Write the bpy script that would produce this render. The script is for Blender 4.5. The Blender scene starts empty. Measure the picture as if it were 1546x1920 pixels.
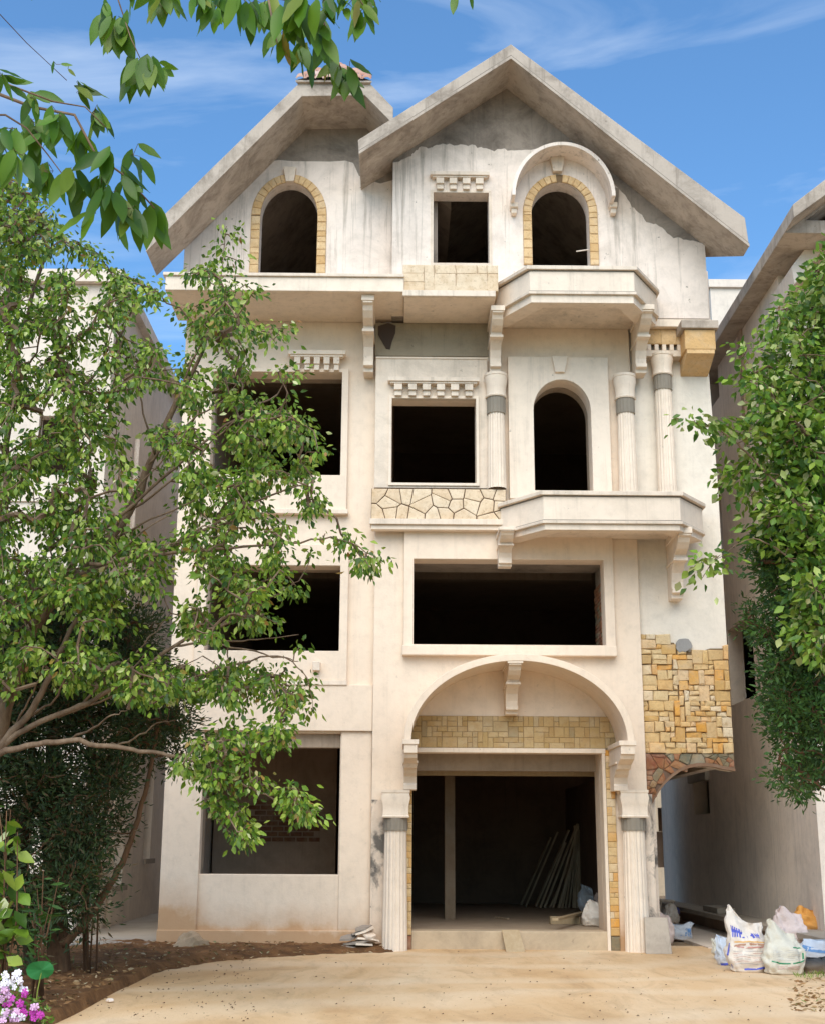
import bpy, math, random
import numpy as np
from mathutils import Vector, Matrix, noise
from mathutils.geometry import tessellate_polygon
random.seed(7); np.random.seed(7)
SC = bpy.context.scene
COL = SC.collection
R = math.radians

# ------------------------------------------------------------------ camera, sky, sun, exposure
F_PX, PITCH, YAW, ROLL, DIST, EYE = 2400.0, 14.6, 0.45, 0.3, 21.5, 1.6
_p, _y, _r = R(PITCH), R(YAW), R(ROLL)
FWD = np.array([math.sin(_y)*math.cos(_p), math.cos(_y)*math.cos(_p), math.sin(_p)])
_rt = np.array([math.cos(_y), -math.sin(_y), 0.0]); _up = np.cross(_rt, FWD)
RT = _rt*math.cos(_r) + _up*math.sin(_r)
UP = -_rt*math.sin(_r) + _up*math.cos(_r)
EYEP = np.array([0.0, -DIST, EYE])
cam = bpy.data.objects.new('camera', bpy.data.cameras.new('camera'))
COL.objects.link(cam); SC.camera = cam
cam.data.sensor_width = 36; cam.data.sensor_fit = 'HORIZONTAL'
cam.data.lens = F_PX/1546*36; cam.data.clip_start = 0.1; cam.data.clip_end = 2000
cam.matrix_world = Matrix(((RT[0], UP[0], -FWD[0], EYEP[0]), (RT[1], UP[1], -FWD[1], EYEP[1]),
                           (RT[2], UP[2], -FWD[2], EYEP[2]), (0, 0, 0, 1)))

SUN_EL, SUN_AZ = 46.0, -9.0      # azimuth: degrees to the right of straight behind the camera
world = bpy.data.worlds.new('World'); SC.world = world; world.use_nodes = True
nt = world.node_tree; nt.nodes.clear()
wo = nt.nodes.new('ShaderNodeOutputWorld'); bg = nt.nodes.new('ShaderNodeBackground')
sky = nt.nodes.new('ShaderNodeTexSky'); sky.sky_type = 'NISHITA'; sky.sun_disc = False
sky.sun_elevation = R(SUN_EL); sky.sun_rotation = R(180 - SUN_AZ)
sky.air_density = 1.0; sky.dust_density = 1.5; sky.ozone_density = 1.2
tc = nt.nodes.new('ShaderNodeTexCoord'); mp = nt.nodes.new('ShaderNodeMapping')
mp.inputs['Scale'].default_value = (1.5, 2.2, 9.0); mp.inputs['Rotation'].default_value = (0, R(-14), 0)
cn = nt.nodes.new('ShaderNodeTexNoise'); cn.inputs['Scale'].default_value = 1.6; cn.inputs['Detail'].default_value = 9
cn.inputs['Distortion'].default_value = 0.5; cn.inputs['Roughness'].default_value = 0.55
cr = nt.nodes.new('ShaderNodeValToRGB'); cr.color_ramp.elements[0].position = .49; cr.color_ramp.elements[1].position = .86
cr.color_ramp.elements[0].color = (0, 0, 0, 1); cr.color_ramp.elements[1].color = (.55, .55, .55, 1)
sx = nt.nodes.new('ShaderNodeSeparateXYZ'); mr = nt.nodes.new('ShaderNodeMapRange')
mx = nt.nodes.new('ShaderNodeMixRGB'); mx.inputs['Color2'].default_value = (6.5, 7.0, 7.4, 1)
L = nt.links.new
L(tc.outputs['Generated'], mp.inputs['Vector']); L(mp.outputs[0], cn.inputs['Vector']); L(cn.outputs['Fac'], cr.inputs['Fac'])
tn = nt.nodes.new('ShaderNodeMixRGB'); tn.blend_type = 'MULTIPLY'; tn.inputs['Fac'].default_value = 1; tn.inputs['Color2'].default_value = (.68, 1.04, 1.27, 1)
L(sky.outputs[0], tn.inputs['Color1'])
L(cr.outputs['Color'], mx.inputs['Fac']); L(tn.outputs[0], mx.inputs['Color1']); L(mx.outputs[0], bg.inputs['Color'])
L(bg.outputs[0], wo.inputs[0])
bg.inputs['Strength'].default_value = 0.15
sun = bpy.data.objects.new('sun', bpy.data.lights.new('sun', 'SUN')); COL.objects.link(sun)
sun.data.energy = 2.65; sun.data.angle = R(60); sun.data.color = (1, .86, .71)
_d = Vector((math.sin(R(SUN_AZ))*math.cos(R(SUN_EL)), -math.cos(R(SUN_AZ))*math.cos(R(SUN_EL)), math.sin(R(SUN_EL))))
sun.rotation_euler = _d.to_track_quat('Z', 'Y').to_euler()
SC.view_settings.view_transform = 'Standard'; SC.view_settings.look = 'None'
SC.view_settings.exposure = 0.40; SC.view_settings.gamma = 1
SC.cycles.max_bounces = 8; SC.cycles.diffuse_bounces = 5

# ------------------------------------------------------------------ measuring helpers: photo pixel + distance -> world point
def ray(px, py): return FWD*F_PX + RT*(px-773) - UP*(py-960)
def U(px, py, Y=0.0):
    d = ray(px, py); t = (Y-EYEP[1])/d[1]; q = EYEP + d*t; return (float(q[0]), float(q[2]))
def W(px, py, D): x, z = U(px, py, D-DIST); return Vector((x, D-DIST, z))
def G(px, py, z=0.0):
    d = ray(px, py); t = (z-EYE)/d[2]; q = EYEP + d*t; return (float(q[0]), float(q[1]))
def US(px, py, X):        # on a plane X = const
    d = ray(px, py); t = (X-EYEP[0])/d[0]; q = EYEP + d*t; return (float(q[1]), float(q[2]))
def pg(pts, Y=0.0): return [U(a, b, Y) for a, b in pts]
def rc(x0, y0, x1, y1, Y=0.0):
    xm, ym = (x0+x1)/2, (y0+y1)/2
    return U(x0, ym, Y)[0], U(x1, ym, Y)[0], U(xm, y1, Y)[1], U(xm, y0, Y)[1]
def rpoly(r): x0, x1, z0, z1 = r; return [(x0, z0), (x1, z0), (x1, z1), (x0, z1)]
grow = lambda r, g: (r[0]-g, r[1]+g, r[2]-g, r[3]+g)
def archpoly(r, zs, n=20):
    x0, x1, z0, z1 = r; cx, a, b = (x0+x1)/2, (x1-x0)/2, z1-zs
    return [(x0, z0), (x1, z0)] + [(cx+a*math.cos(math.pi*i/n), zs+b*math.sin(math.pi*i/n)) for i in range(n+1)]

# ------------------------------------------------------------------ object helpers
WP = {}
def tag(o, label=None, cat=None, group=None, kind=None):
    if label: o['label'] = label
    if cat: o['category'] = cat
    if group: o['group'] = group
    if kind: o['kind'] = kind
    return o
def thing(name, loc, label, cat, group=None):
    o = bpy.data.objects.new(name, None); COL.objects.link(o); o.location = loc
    o.empty_display_size = .2
    WP[o.name] = Vector(loc); return tag(o, label, cat, group)
def link(name, me, parent=None, loc=(0, 0, 0), rot=None):
    o = bpy.data.objects.new(name, me); COL.objects.link(o)
    loc = Vector(loc); WP[o.name] = loc
    if parent: o.parent = parent; o.location = loc - WP[parent.name]
    else: o.location = loc
    if rot is not None: o.rotation_euler = rot
    return o
class M:
    def __init__(s): s.v = []; s.f = []; s.mi = []
    def add(s, vs, fs, mi=0):
        b = len(s.v); s.v += [tuple(p) for p in vs]; s.f += [tuple(i+b for i in f) for f in fs]; s.mi += [mi]*len(fs); return s
    def box(s, x0, x1, y0, y1, z0, z1):
        vs = [(x, y, z) for z in (z0, z1) for y in (y0, y1) for x in (x0, x1)]
        return s.add(vs, [(0, 2, 3, 1), (4, 5, 7, 6), (0, 1, 5, 4), (2, 6, 7, 3), (0, 4, 6, 2), (1, 3, 7, 5)])
    def plate(s, outer, y0, y1, holes=(), axis='Y', back=None):
        loops = [list(outer)] + [list(h) for h in holes]
        def area(l): return sum(l[i][0]*l[(i+1) % len(l)][1]-l[(i+1) % len(l)][0]*l[i][1] for i in range(len(l)))
        for i, l in enumerate(loops):
            if (area(l) > 0) != (i == 0): l.reverse()
        flat = [p for l in loops for p in l]
        tris = tessellate_polygon([[Vector((a, b, 0)) for a, b in l] for l in loops])
        if axis == 'Y': mk = lambda p, y: (p[0], y, p[1])
        else: mk = lambda p, y: (y, p[0], p[1])
        n = len(flat)
        vs = [mk(p, y0) for p in flat] + [mk(p, y1 if back is None else back(p)) for p in flat]
        fs = []
        for t in tris:
            a, b, c = t
            ar = (flat[b][0]-flat[a][0])*(flat[c][1]-flat[a][1])-(flat[c][0]-flat[a][0])*(flat[b][1]-flat[a][1])
            if abs(ar) < 1e-9: continue
            if ar < 0: a, b, c = a, c, b
            fs += [(a, b, c), (a+n, c+n, b+n)]
        k = 0
        for l in loops:
            m = len(l)
            for i in range(m):
                a, b = k+i, k+(i+1) % m
                fs.append((a, a+n, b+n, b))
            k += m
        if axis != 'Y': fs = [tuple(reversed(f)) for f in fs]
        return s.add(vs, fs)
    def tube(s, pts, rad, n=6):
        pts = [Vector(p) for p in pts]; rad = rad if isinstance(rad, (list, tuple)) else [rad]*len(pts)
        vs = []; fs = []
        for i, p in enumerate(pts):
            t = (pts[min(i+1, len(pts)-1)]-pts[max(i-1, 0)]).normalized()
            a = t.cross(Vector((.3, .9, .2))).normalized(); b = t.cross(a)
            for k in range(n):
                an = 2*math.pi*k/n; vs.append(p+(a*math.cos(an)+b*math.sin(an))*rad[i])
            if i:
                for k in range(n):
                    fs.append(((i-1)*n+k, (i-1)*n+(k+1) % n, i*n+(k+1) % n, i*n+k))
        fs.append(tuple(range(n-1, -1, -1))); fs.append(tuple((len(pts)-1)*n+k for k in range(n)))
        return s.add(vs, fs)
    def build(s, name, mat, parent=None, smooth=False, bevel=0, origin=None, autosm=None):
        P = np.array(s.v); c = Vector(origin) if origin is not None else Vector(((P[:, 0].min()+P[:, 0].max())/2, (P[:, 1].min()+P[:, 1].max())/2, P[:, 2].min()))
        me = bpy.data.meshes.new(name); me.from_pydata([(a-c.x, b-c.y, d-c.z) for a, b, d in s.v], [], s.f)
        for m in (mat if isinstance(mat, (list, tuple)) else [mat]): me.materials.append(m)
        if any(s.mi): me.polygons.foreach_set('material_index', s.mi)
        if smooth: me.polygons.foreach_set('use_smooth', [True]*len(me.polygons))
        if autosm:
            me.polygons.foreach_set('use_smooth', [True]*len(me.polygons)); me.set_sharp_from_angle(angle=R(autosm))
        me.update()
        o = link(name, me, parent, c)
        if bevel:
            b = o.modifiers.new('bevel', 'BEVEL'); b.width = bevel; b.segments = 2; b.limit_method = 'ANGLE'; b.angle_limit = R(35)
        return o
def mesh_np(name, V, Q, mat, parent=None, loc=(0, 0, 0), smooth=True):
    me = bpy.data.meshes.new(name); c = np.array(loc, float)
    V = np.asarray(V, np.float32) - c.astype(np.float32); Q = np.asarray(Q, np.int32); k = Q.shape[1]
    me.vertices.add(len(V)); me.vertices.foreach_set('co', V.ravel())
    me.loops.add(Q.size); me.loops.foreach_set('vertex_index', Q.ravel())
    me.polygons.add(len(Q)); me.polygons.foreach_set('loop_start', np.arange(len(Q), dtype=np.int32)*k)
    me.polygons.foreach_set('use_smooth', [smooth]*len(Q))
    me.materials.append(mat); me.update(calc_edges=True); me.validate()
    return link(name, me, parent, loc)

# ------------------------------------------------------------------ materials
def newmat(name, rough=.9):
    m = bpy.data.materials.new(name); m.use_nodes = True; t = m.node_tree
    b = t.nodes['Principled BSDF']; b.inputs['Roughness'].default_value = rough
    b.inputs['Specular IOR Level'].default_value = .25
    return m, t, b
def nz(t, vec, scale, detail=5, rough=.55, sc=None, dist=0):
    if sc:
        mp = t.nodes.new('ShaderNodeMapping'); mp.inputs['Scale'].default_value = sc; t.links.new(vec, mp.inputs['Vector']); vec = mp.outputs[0]
    n = t.nodes.new('ShaderNodeTexNoise'); n.inputs['Scale'].default_value = scale; n.inputs['Detail'].default_value = detail
    n.inputs['Roughness'].default_value = rough; n.inputs['Distortion'].default_value = dist
    t.links.new(vec, n.inputs['Vector']); return n.outputs['Fac']
def ramp(t, fac, stops, interp='LINEAR'):
    r = t.nodes.new('ShaderNodeValToRGB'); e = r.color_ramp.elements; r.color_ramp.interpolation = interp
    while len(e) < len(stops): e.new(.5)
    for i, (p, c) in enumerate(stops):
        e[i].position = p; e[i].color = (*c, 1) if len(c) == 3 else c
    t.links.new(fac, r.inputs['Fac']); return r.outputs['Color']
def mixc(t, fac, a, b, mode='MIX'):
    m = t.nodes.new('ShaderNodeMixRGB'); m.blend_type = mode
    for s, v in ((m.inputs['Fac'], fac), (m.inputs['Color1'], a), (m.inputs['Color2'], b)):
        if isinstance(v, (int, float)): s.default_value = v
        elif isinstance(v, tuple): s.default_value = (*v, 1)
        else: t.links.new(v, s)
    return m.outputs[0]
def bump(t, b, h, strength=.3, dist=.02):
    n = t.nodes.new('ShaderNodeBump'); n.inputs['Strength'].default_value = strength; n.inputs['Distance'].default_value = dist
    t.links.new(h, n.inputs['Height']); t.links.new(n.outputs[0], b.inputs['Normal'])
def pos(t): return t.nodes.new('ShaderNodeNewGeometry').outputs['Position']
def obj_rand(t): return t.nodes.new('ShaderNodeObjectInfo').outputs['Random']
G3 = lambda v: (v, v, v)
def plaster(name, base, dirt=(.30, .25, .19), amt=.5, streak=.35, spots=.5, soil=0.0, bs=.25):
    m, t, b = newmat(name, .92); p = pos(t)
    tint = ramp(t, nz(t, p, .45, 6), [(.3, tuple(c*.9 for c in base)), (.5, base), (.75, tuple(min(.85, c*1.06) for c in base))])
    fine = ramp(t, nz(t, p, 5.5, 9, .7), [(.3, G3(.90)), (.5, G3(1.0)), (.7, G3(1.03))])
    tint = mixc(t, 1.0, tint, fine, 'MULTIPLY')
    mott = ramp(t, nz(t, p, 1.3, 12, .74, None, .5), [(.46, G3(0)), (.72, G3(amt))])
    c = mixc(t, mott, tint, dirt)
    st = ramp(t, nz(t, p, 1.0, 9, .75, (7, 7, .30), .3), [(.53, G3(0)), (.70, G3(streak))])
    c = mixc(t, st, c, tuple(x*.8 for x in dirt))
    sp = ramp(t, nz(t, p, 9, 4, .6), [(.68, G3(0)), (.74, G3(spots))])
    c = mixc(t, sp, c, tuple(x*.75 for x in dirt))
    if soil:
        s = t.nodes.new('ShaderNodeSeparateXYZ'); t.links.new(p, s.inputs[0])
        ad = t.nodes.new('ShaderNodeMath'); ad.operation = 'MULTIPLY_ADD'; ad.inputs[1].default_value = -.75
        t.links.new(nz(t, p, 1.6, 8, .65), ad.inputs[0])
        xx = t.nodes.new('ShaderNodeMapRange'); xx.inputs[1].default_value = -3.9; xx.inputs[2].default_value = -2.6; xx.inputs[3].default_value = -.22; xx.inputs[4].default_value = .16
        t.links.new(s.outputs['X'], xx.inputs[0]); a2 = t.nodes.new('ShaderNodeMath'); t.links.new(s.outputs['Z'], a2.inputs[0]); t.links.new(xx.outputs[0], a2.inputs[1]); t.links.new(a2.outputs[0], ad.inputs[2])
        f = ramp(t, ad.outputs[0], [(0.0, G3(soil)), (.15, G3(soil*.45)), (.5, G3(0))])
        c = mixc(t, f, c, (.48, .24, .085))
    t.links.new(c, b.inputs['Base Color'])
    bump(t, b, nz(t, p, 14, 9, .7), bs, .02)
    return m
CREAM = (.80, .655, .515)
m_plaster = plaster('cream_plaster', CREAM, amt=.09, streak=.12, spots=.22, soil=.75)
m_worn = plaster('worn_white_plaster', (.80, .69, .60), amt=.42, streak=.75, spots=.9)
m_trim = plaster('cream_trim', (.80, .67, .54), amt=.22, streak=.25, spots=.5)
m_aged = plaster('aged_trim', (.74, .62, .50), amt=.5, streak=.45, spots=.8)
m_stained = plaster('blackened_plaster', (.74, .61, .49), dirt=(.10, .09, .08), amt=.5, streak=.3, spots=.8, soil=.4)
_t = m_stained.node_tree; _b = _t.nodes['Principled BSDF']; _c = _b.inputs['Base Color'].links[0].from_socket
_t.links.new(mixc(_t, ramp(_t, nz(_t, pos(_t), 1.5, 7, .6, (1.5, 1.5, .8), .6), [(.50, G3(0)), (.58, G3(.92))]), _c, (.11, .10, .09)), _b.inputs['Base Color'])
m_cement = plaster('bare_cement', (.33, .275, .225), dirt=(.13, .105, .085), amt=.95, streak=.35, spots=.3)
m_roof = plaster('roof_concrete', (.48, .405, .335), dirt=(.17, .135, .105), amt=.95, streak=.6, spots=.5)
m_soffit = plaster('soffit_concrete', (.36, .32, .275), dirt=(.20, .17, .14), amt=.6, streak=.2, spots=.3)
m_beam = plaster('raw_beam', (.33, .27, .19), dirt=(.15, .12, .085), amt=.6, streak=.3)
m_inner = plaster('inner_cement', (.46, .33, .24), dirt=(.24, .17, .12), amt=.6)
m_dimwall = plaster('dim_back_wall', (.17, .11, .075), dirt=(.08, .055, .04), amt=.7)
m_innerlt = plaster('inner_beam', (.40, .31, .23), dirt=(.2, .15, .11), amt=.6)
m_neigh = plaster('neighbour_plaster', (.80, .69, .58), dirt=(.46, .40, .34), amt=.5, streak=.5, spots=.5)
m_neigh_l = plaster('left_neighbour_plaster', (.74, .64, .54), dirt=(.35, .30, .25), amt=.35, streak=.3)
m_slab = plaster('ledge_concrete', (.36, .31, .25), dirt=(.2, .17, .13), amt=.5, streak=0)
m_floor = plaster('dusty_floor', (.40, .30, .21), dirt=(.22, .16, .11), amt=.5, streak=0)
m_greyband = plaster('grey_cement_band', (.26, .225, .18), amt=.5, spots=.8)
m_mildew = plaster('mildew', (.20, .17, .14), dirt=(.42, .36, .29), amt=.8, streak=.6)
m_dark, _t, _b = newmat('dark_stain'); _b.inputs['Base Color'].default_value = (.07, .05, .04, 1)
m_patch = plaster('grey_patch', (.30, .285, .27), dirt=(.2, .2, .2), amt=.2)

def stone(name, stops, bs=.5):
    m, t, b = newmat(name, .85); p = pos(t)
    c = ramp(t, obj_rand(t), stops)
    c = mixc(t, ramp(t, nz(t, p, 7, 7, .6), [(.4, G3(0)), (.75, G3(.45))]), c, (.42, .25, .10))
    c = mixc(t, ramp(t, nz(t, p, 3, 7, .6), [(.5, G3(0)), (.8, G3(.4))]), c, (.70, .62, .50))
    c = mixc(t, ramp(t, nz(t, p, 24, 6, .7), [(.52, G3(0)), (.70, G3(.55))]), c, (.30, .19, .09))
    t.links.new(c, b.inputs['Base Color']); bump(t, b, nz(t, p, 22, 8, .65), bs, .02); return m
m_stone = stone('yellow_stone', [(0, (.62, .40, .16)), (.2, (.68, .50, .27)), (.4, (.64, .34, .09)), (.5, (.70, .54, .31)), (.65, (.56, .34, .12)), (.8, (.72, .60, .42)), (.92, (.68, .32, .05)), (1, (.5, .36, .18))])
m_stoned = stone('ochre_stone', [(0, (.42, .28, .12)), (.3, (.50, .35, .17)), (.6, (.46, .32, .14)), (.8, (.56, .42, .24)), (1, (.32, .25, .14))])
m_crazy = stone('pale_crazy_stone', [(0, (.70, .56, .40)), (.5, (.74, .60, .43)), (1, (.68, .52, .35))], .2)
m_red = stone('red_stone', [(0, (.27, .09, .045)), (.35, (.20, .07, .04)), (.6, (.32, .13, .055)), (.8, (.20, .17, .11)), (1, (.14, .14, .10))])
m_tile = stone('roof_tile_clay', [(0, (.42, .20, .15)), (.5, (.52, .30, .24)), (1, (.60, .42, .36))], .3)
m_brick = stone('brick_clay', [(0, (.13, .045, .025)), (.5, (.17, .06, .035)), (1, (.10, .04, .03))])
m_joint, _t, _b = newmat('stone_joint'); _b.inputs['Base Color'].default_value = (.20, .13, .07, 1)
m_jointp, _t, _b = newmat('crazy_joint'); _b.inputs['Base Color'].default_value = (.12, .07, .04, 1)

def wood(name, a, b2):
    m, t, b = newmat(name, .8); p = t.nodes.new('ShaderNodeTexCoord').outputs['Object']
    c = ramp(t, nz(t, p, 3, 8, .6, (6, 6, 1)), [(.3, a), (.7, b2)]); c = mixc(t, ramp(t, obj_rand(t), [(0, G3(0)), (1, G3(.5))]), c, tuple(x*.4 for x in a))
    t.links.new(c, b.inputs['Base Color']); return m
m_wood = wood('grey_timber', (.34, .24, .15), (.66, .50, .34))
m_plank = wood('pale_plank', (.42, .30, .17), (.50, .38, .24))
def bark(name, a, b2):
    m, t, b = newmat(name, .9); p = pos(t)
    c = ramp(t, nz(t, p, 9, 8, .7, (1, 1, .4)), [(.3, a), (.7, b2)]); t.links.new(c, b.inputs['Base Color'])
    bump(t, b, nz(t, p, 40, 6), .6, .01); return m
m_bark = bark('pale_bark', (.085, .05, .03), (.27, .185, .12))
m_barkd = bark('red_brown_bark', (.07, .035, .018), (.19, .10, .05))

def leafmat(name, stops, trans=.35, rough=.45):
    m = bpy.data.materials.new(name); m.use_nodes = True; t = m.node_tree; b = t.nodes['Principled BSDF']
    b.inputs['Roughness'].default_value = rough; b.inputs['Specular IOR Level'].default_value = .4
    g = t.nodes.new('ShaderNodeNewGeometry'); a = t.nodes.new('ShaderNodeMath'); a.operation = 'ADD'
    fr = t.nodes.new('ShaderNodeMath'); fr.operation = 'FRACT'
    t.links.new(g.outputs['Random Per Island'], a.inputs[0]); t.links.new(obj_rand(t), a.inputs[1]); t.links.new(a.outputs[0], fr.inputs[0])
    c = ramp(t, fr.outputs[0], stops)
    big = ramp(t, nz(t, g.outputs['Position'], 1.3, 3), [(.3, G3(.65)), (.7, G3(1.25))])
    c = mixc(t, 1.0, c, big, 'MULTIPLY')
    t.links.new(c, b.inputs['Base Color'])
    tr = t.nodes.new('ShaderNodeBsdfTranslucent'); t.links.new(mixc(t, .5, c, (.22, .35, .03)), tr.inputs['Color'])
    ms = t.nodes.new('ShaderNodeMixShader'); ms.inputs[0].default_value = trans
    t.links.new(b.outputs[0], ms.inputs[1]); t.links.new(tr.outputs[0], ms.inputs[2]); t.links.new(ms.outputs[0], t.nodes['Material Output'].inputs[0])
    return m
m_leaf = leafmat('fresh_leaf', [(0, (.025, .07, .008)), (.25, (.075, .16, .014)), (.5, (.16, .28, .022)), (.75, (.29, .40, .045)), (.93, (.42, .50, .10)), (.965, (.62, .64, .36)), (.985, (.42, .30, .06)), (1, (.30, .12, .04))])
m_leaf2 = leafmat('bush_leaf', [(0, (.03, .09, .010)), (.3, (.09, .19, .018)), (.6, (.19, .32, .03)), (.85, (.33, .43, .07)), (.97, (.55, .56, .28)), (1, (.40, .34, .10))])
m_con = leafmat('conifer_needle', [(0, (.02, .05, .012)), (.5, (.04, .10, .018)), (.85, (.065, .15, .025)), (1, (.09, .18, .03))], .15, .6)
m_cond = leafmat('dark_conifer_needle', [(0, (.016, .030, .010)), (.5, (.030, .058, .014)), (.8, (.055, .085, .02)), (.93, (.10, .065, .03)), (1, (.15, .09, .04))], .12, .7)
m_big = leafmat('hanging_leaf', [(0, (.03, .09, .006)), (.4, (.065, .17, .010)), (.75, (.11, .25, .016)), (.93, (.18, .31, .03)), (.99, (.26, .30, .04)), (1, (.35, .10, .03))], .45, .4)

# ------------------------------------------------------------------ stone laying
def stone_obj(name, poly, Y, t, mat, parent, gap=.006, rough=.006):
    n = len(poly); cx = sum(p[0] for p in poly)/n; cz = sum(p[1] for p in poly)/n
    def ins(p, g):
        dx, dz = cx-p[0], cz-p[1]; l = math.hypot(dx, dz) or 1; k = min(.45, g*1.35/l); return (p[0]+dx*k, p[1]+dz*k)
    o = [ins(p, gap) for p in poly]; i = [ins(p, gap+.014) for p in poly]
    j = lambda: random.uniform(-rough, rough)
    i = [(a+j(), b+j()) for a, b in i]
    vs = [(a, Y+.02, b) for a, b in o] + [(a, Y-t*.72, b) for a, b in o] + [(a, Y-t+j(), b) for a, b in i] + [(cx, Y-t-abs(j()), cz)]
    fs = []
    for k in range(n):
        l = (k+1) % n
        fs += [(k, l, n+l, n+k), (n+k, n+l, 2*n+l, 2*n+k), (2*n+k, 2*n+l, 3*n)]
    return M().add(vs, fs).build(name, mat, parent)
def ashlar(x0, x1, z0, z1, cell, inside=lambda x, z: True, vert=.3):
    nx, nz_ = max(1, round((x1-x0)/cell)), max(1, round((z1-z0)/cell)); cx, cz = (x1-x0)/nx, (z1-z0)/nz_
    used = np.zeros((nx, nz_), bool); out = []
    xs = [[x0+cx*i + (random.uniform(-.12, .12)*cx if 0 < i < nx else 0) for i in range(nx+1)]]
    for j in range(nz_):
        for i in range(nx):
            if used[i, j]: continue
            if random.random() < vert: w, h = random.choice([(1, 2), (1, 2), (1, 3), (2, 3), (2, 2)])
            else: w, h = random.choice([(1, 1), (2, 1), (2, 1), (3, 1), (2, 2), (3, 2)])
            w = min(w, nx-i); h = min(h, nz_-j)
            while w > 1 and used[i:i+w, j].any(): w -= 1
            while h > 1 and used[i:i+w, j:j+h].any(): h -= 1
            used[i:i+w, j:j+h] = True
            q = [(x0+i*cx, z0+j*cz), (x0+(i+w)*cx, z0+j*cz), (x0+(i+w)*cx, z0+(j+h)*cz), (x0+i*cx, z0+(j+h)*cz)]
            if inside(sum(p[0] for p in q)/4, sum(p[1] for p in q)/4): out.append(q)
    return out
def clip(poly, nx, nz_, c):
    out = []
    for i in range(len(poly)):
        a, b = poly[i], poly[(i+1) % len(poly)]
        da, db = a[0]*nx+a[1]*nz_-c, b[0]*nx+b[1]*nz_-c
        if da <= 0: out.append(a)
        if (da < 0 < db) or (db < 0 < da):
            s = da/(da-db); out.append((a[0]+(b[0]-a[0])*s, a[1]+(b[1]-a[1])*s))
    return out
def voronoi(bound, seeds):
    out = []
    for i, s in enumerate(seeds):
        p = list(bound)
        for j, q in enumerate(seeds):
            if i == j: continue
            nx, nz_ = q[0]-s[0], q[1]-s[1]; c = (q[0]**2+q[1]**2-s[0]**2-s[1]**2)/2
            p = clip(p, nx, nz_, c)
            if len(p) < 3: break
        if len(p) >= 3:
            q = [p[0]]
            for a in p[1:]:
                if math.hypot(a[0]-q[-1][0], a[1]-q[-1][1]) > .012: q.append(a)
            if len(q) >= 3: out.append(q)
    return out
def inpoly(x, y, P):
    c = False; n = len(P)
    for i in range(n):
        x1, y1 = P[i]; x2, y2 = P[(i+1) % n]
        if (y1 > y) != (y2 > y) and x < (x2-x1)*(y-y1)/(y2-y1)+x1: c = not c
    return c

# ================================================================== GROUND
m_sand, t, b = newmat('sandy_concrete', .9); p = pos(t)
c = ramp(t, nz(t, p, .55, 9, .62, (1, .32, 1), .6), [(.3, (.50, .30, .14)), (.45, (.63, .42, .225)), (.6, (.70, .50, .30)), (.75, (.74, .58, .38))])
c = mixc(t, ramp(t, nz(t, p, 1.8, 9, .68, (1.1, .36, 1), 1.2), [(.5, G3(0)), (.72, G3(.6))]), c, (.40, .26, .135))
mpw = t.nodes.new('ShaderNodeMapping'); mpw.inputs['Rotation'].default_value = (0, 0, R(64)); t.links.new(p, mpw.inputs['Vector'])
wv = t.nodes.new('ShaderNodeTexWave'); wv.inputs['Scale'].default_value = .16; wv.inputs['Distortion'].default_value = 14; wv.inputs['Detail'].default_value = 5; wv.inputs['Detail Scale'].default_value = .7
t.links.new(mpw.outputs[0], wv.inputs['Vector'])
c = mixc(t, ramp(t, wv.outputs['Fac'], [(.5, G3(0)), (1, G3(.28))]), c, (.78, .64, .46))
c = mixc(t, ramp(t, nz(t, p, 22, 4, .6, (1, .4, 1)), [(.64, G3(0)), (.70, G3(.6))]), c, (.24, .15, .08))
t.links.new(c, b.inputs['Base Color']); bump(t, b, nz(t, p, 7, 9, .7, (1, .5, 1)), .5, .04)
m_earth, t, b = newmat('dark_earth', .95); p = pos(t)
c = ramp(t, nz(t, p, 3, 10, .7), [(.3, (.07, .035, .015)), (.5, (.17, .08, .03)), (.7, (.30, .15, .06))])
t.links.new(c, b.inputs['Base Color']); bump(t, b, nz(t, p, 30, 9, .7), .8, .04)
m_far, t, b = newmat('far_earth', .95); b.inputs['Base Color'].default_value = (.30, .22, .14, 1)
M().box(-400, 400, -60, 600, -.5, -.03).build('ground', m_far)['kind'] = 'structure'
dr = M(); n = 60; xs = np.linspace(-9, 12, n); ys = np.linspace(-24, .8, n)
V = [(x, y, .004+.012*noise.noise(Vector((x*.5, y*.7, 0)))+.004*noise.noise(Vector((x*2.5, y*3, 5)))) for y in ys for x in xs]
dr.add(V, [(j*n+i, j*n+i+1, (j+1)*n+i+1, (j+1)*n+i) for j in range(n-1) for i in range(n-1)])
dr.build('driveway', m_sand, smooth=True)['kind'] = 'structure'
# earth bed along the wall foot and under the trees: a rough heap whose rim dips under the driveway
edge = [G(90, 1925), G(180, 1872), G(232, 1843), G(300, 1822), G(380, 1808), G(470, 1799), G(560, 1793), G(640, 1789), G(735, 1786)]
def rim(x):
    if x <= edge[0][0]: return edge[0][1] - 6
    for (a, b_), (c_, d) in zip(edge, edge[1:]):
        if x <= c_: return b_+(d-b_)*(x-a)/(c_-a)
    return None
bed = M(); n1, n2 = 150, 150; xs = np.linspace(-9, edge[-1][0]+.05, n1); ys = np.linspace(-15, .3, n2); V = []
for y in ys:
    for x in xs:
        r = rim(x); d = (y-r+.10*noise.noise(Vector((x*2.2, y*1.5, 9)))) if r is not None else -1
        if x < edge[0][0]+.3: d = max(d, 0)*min(1, 1) if False else d
        h = min(.09, d*.16) + .05*noise.noise(Vector((x*1.3, y*1.3, 3)))*min(1, abs(d)) + .035*noise.noise(Vector((x*5, y*5, 1))) + .018*noise.noise(Vector((x*17, y*17, 2)))
        V.append((x, y, max(-.02, h)))
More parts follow.
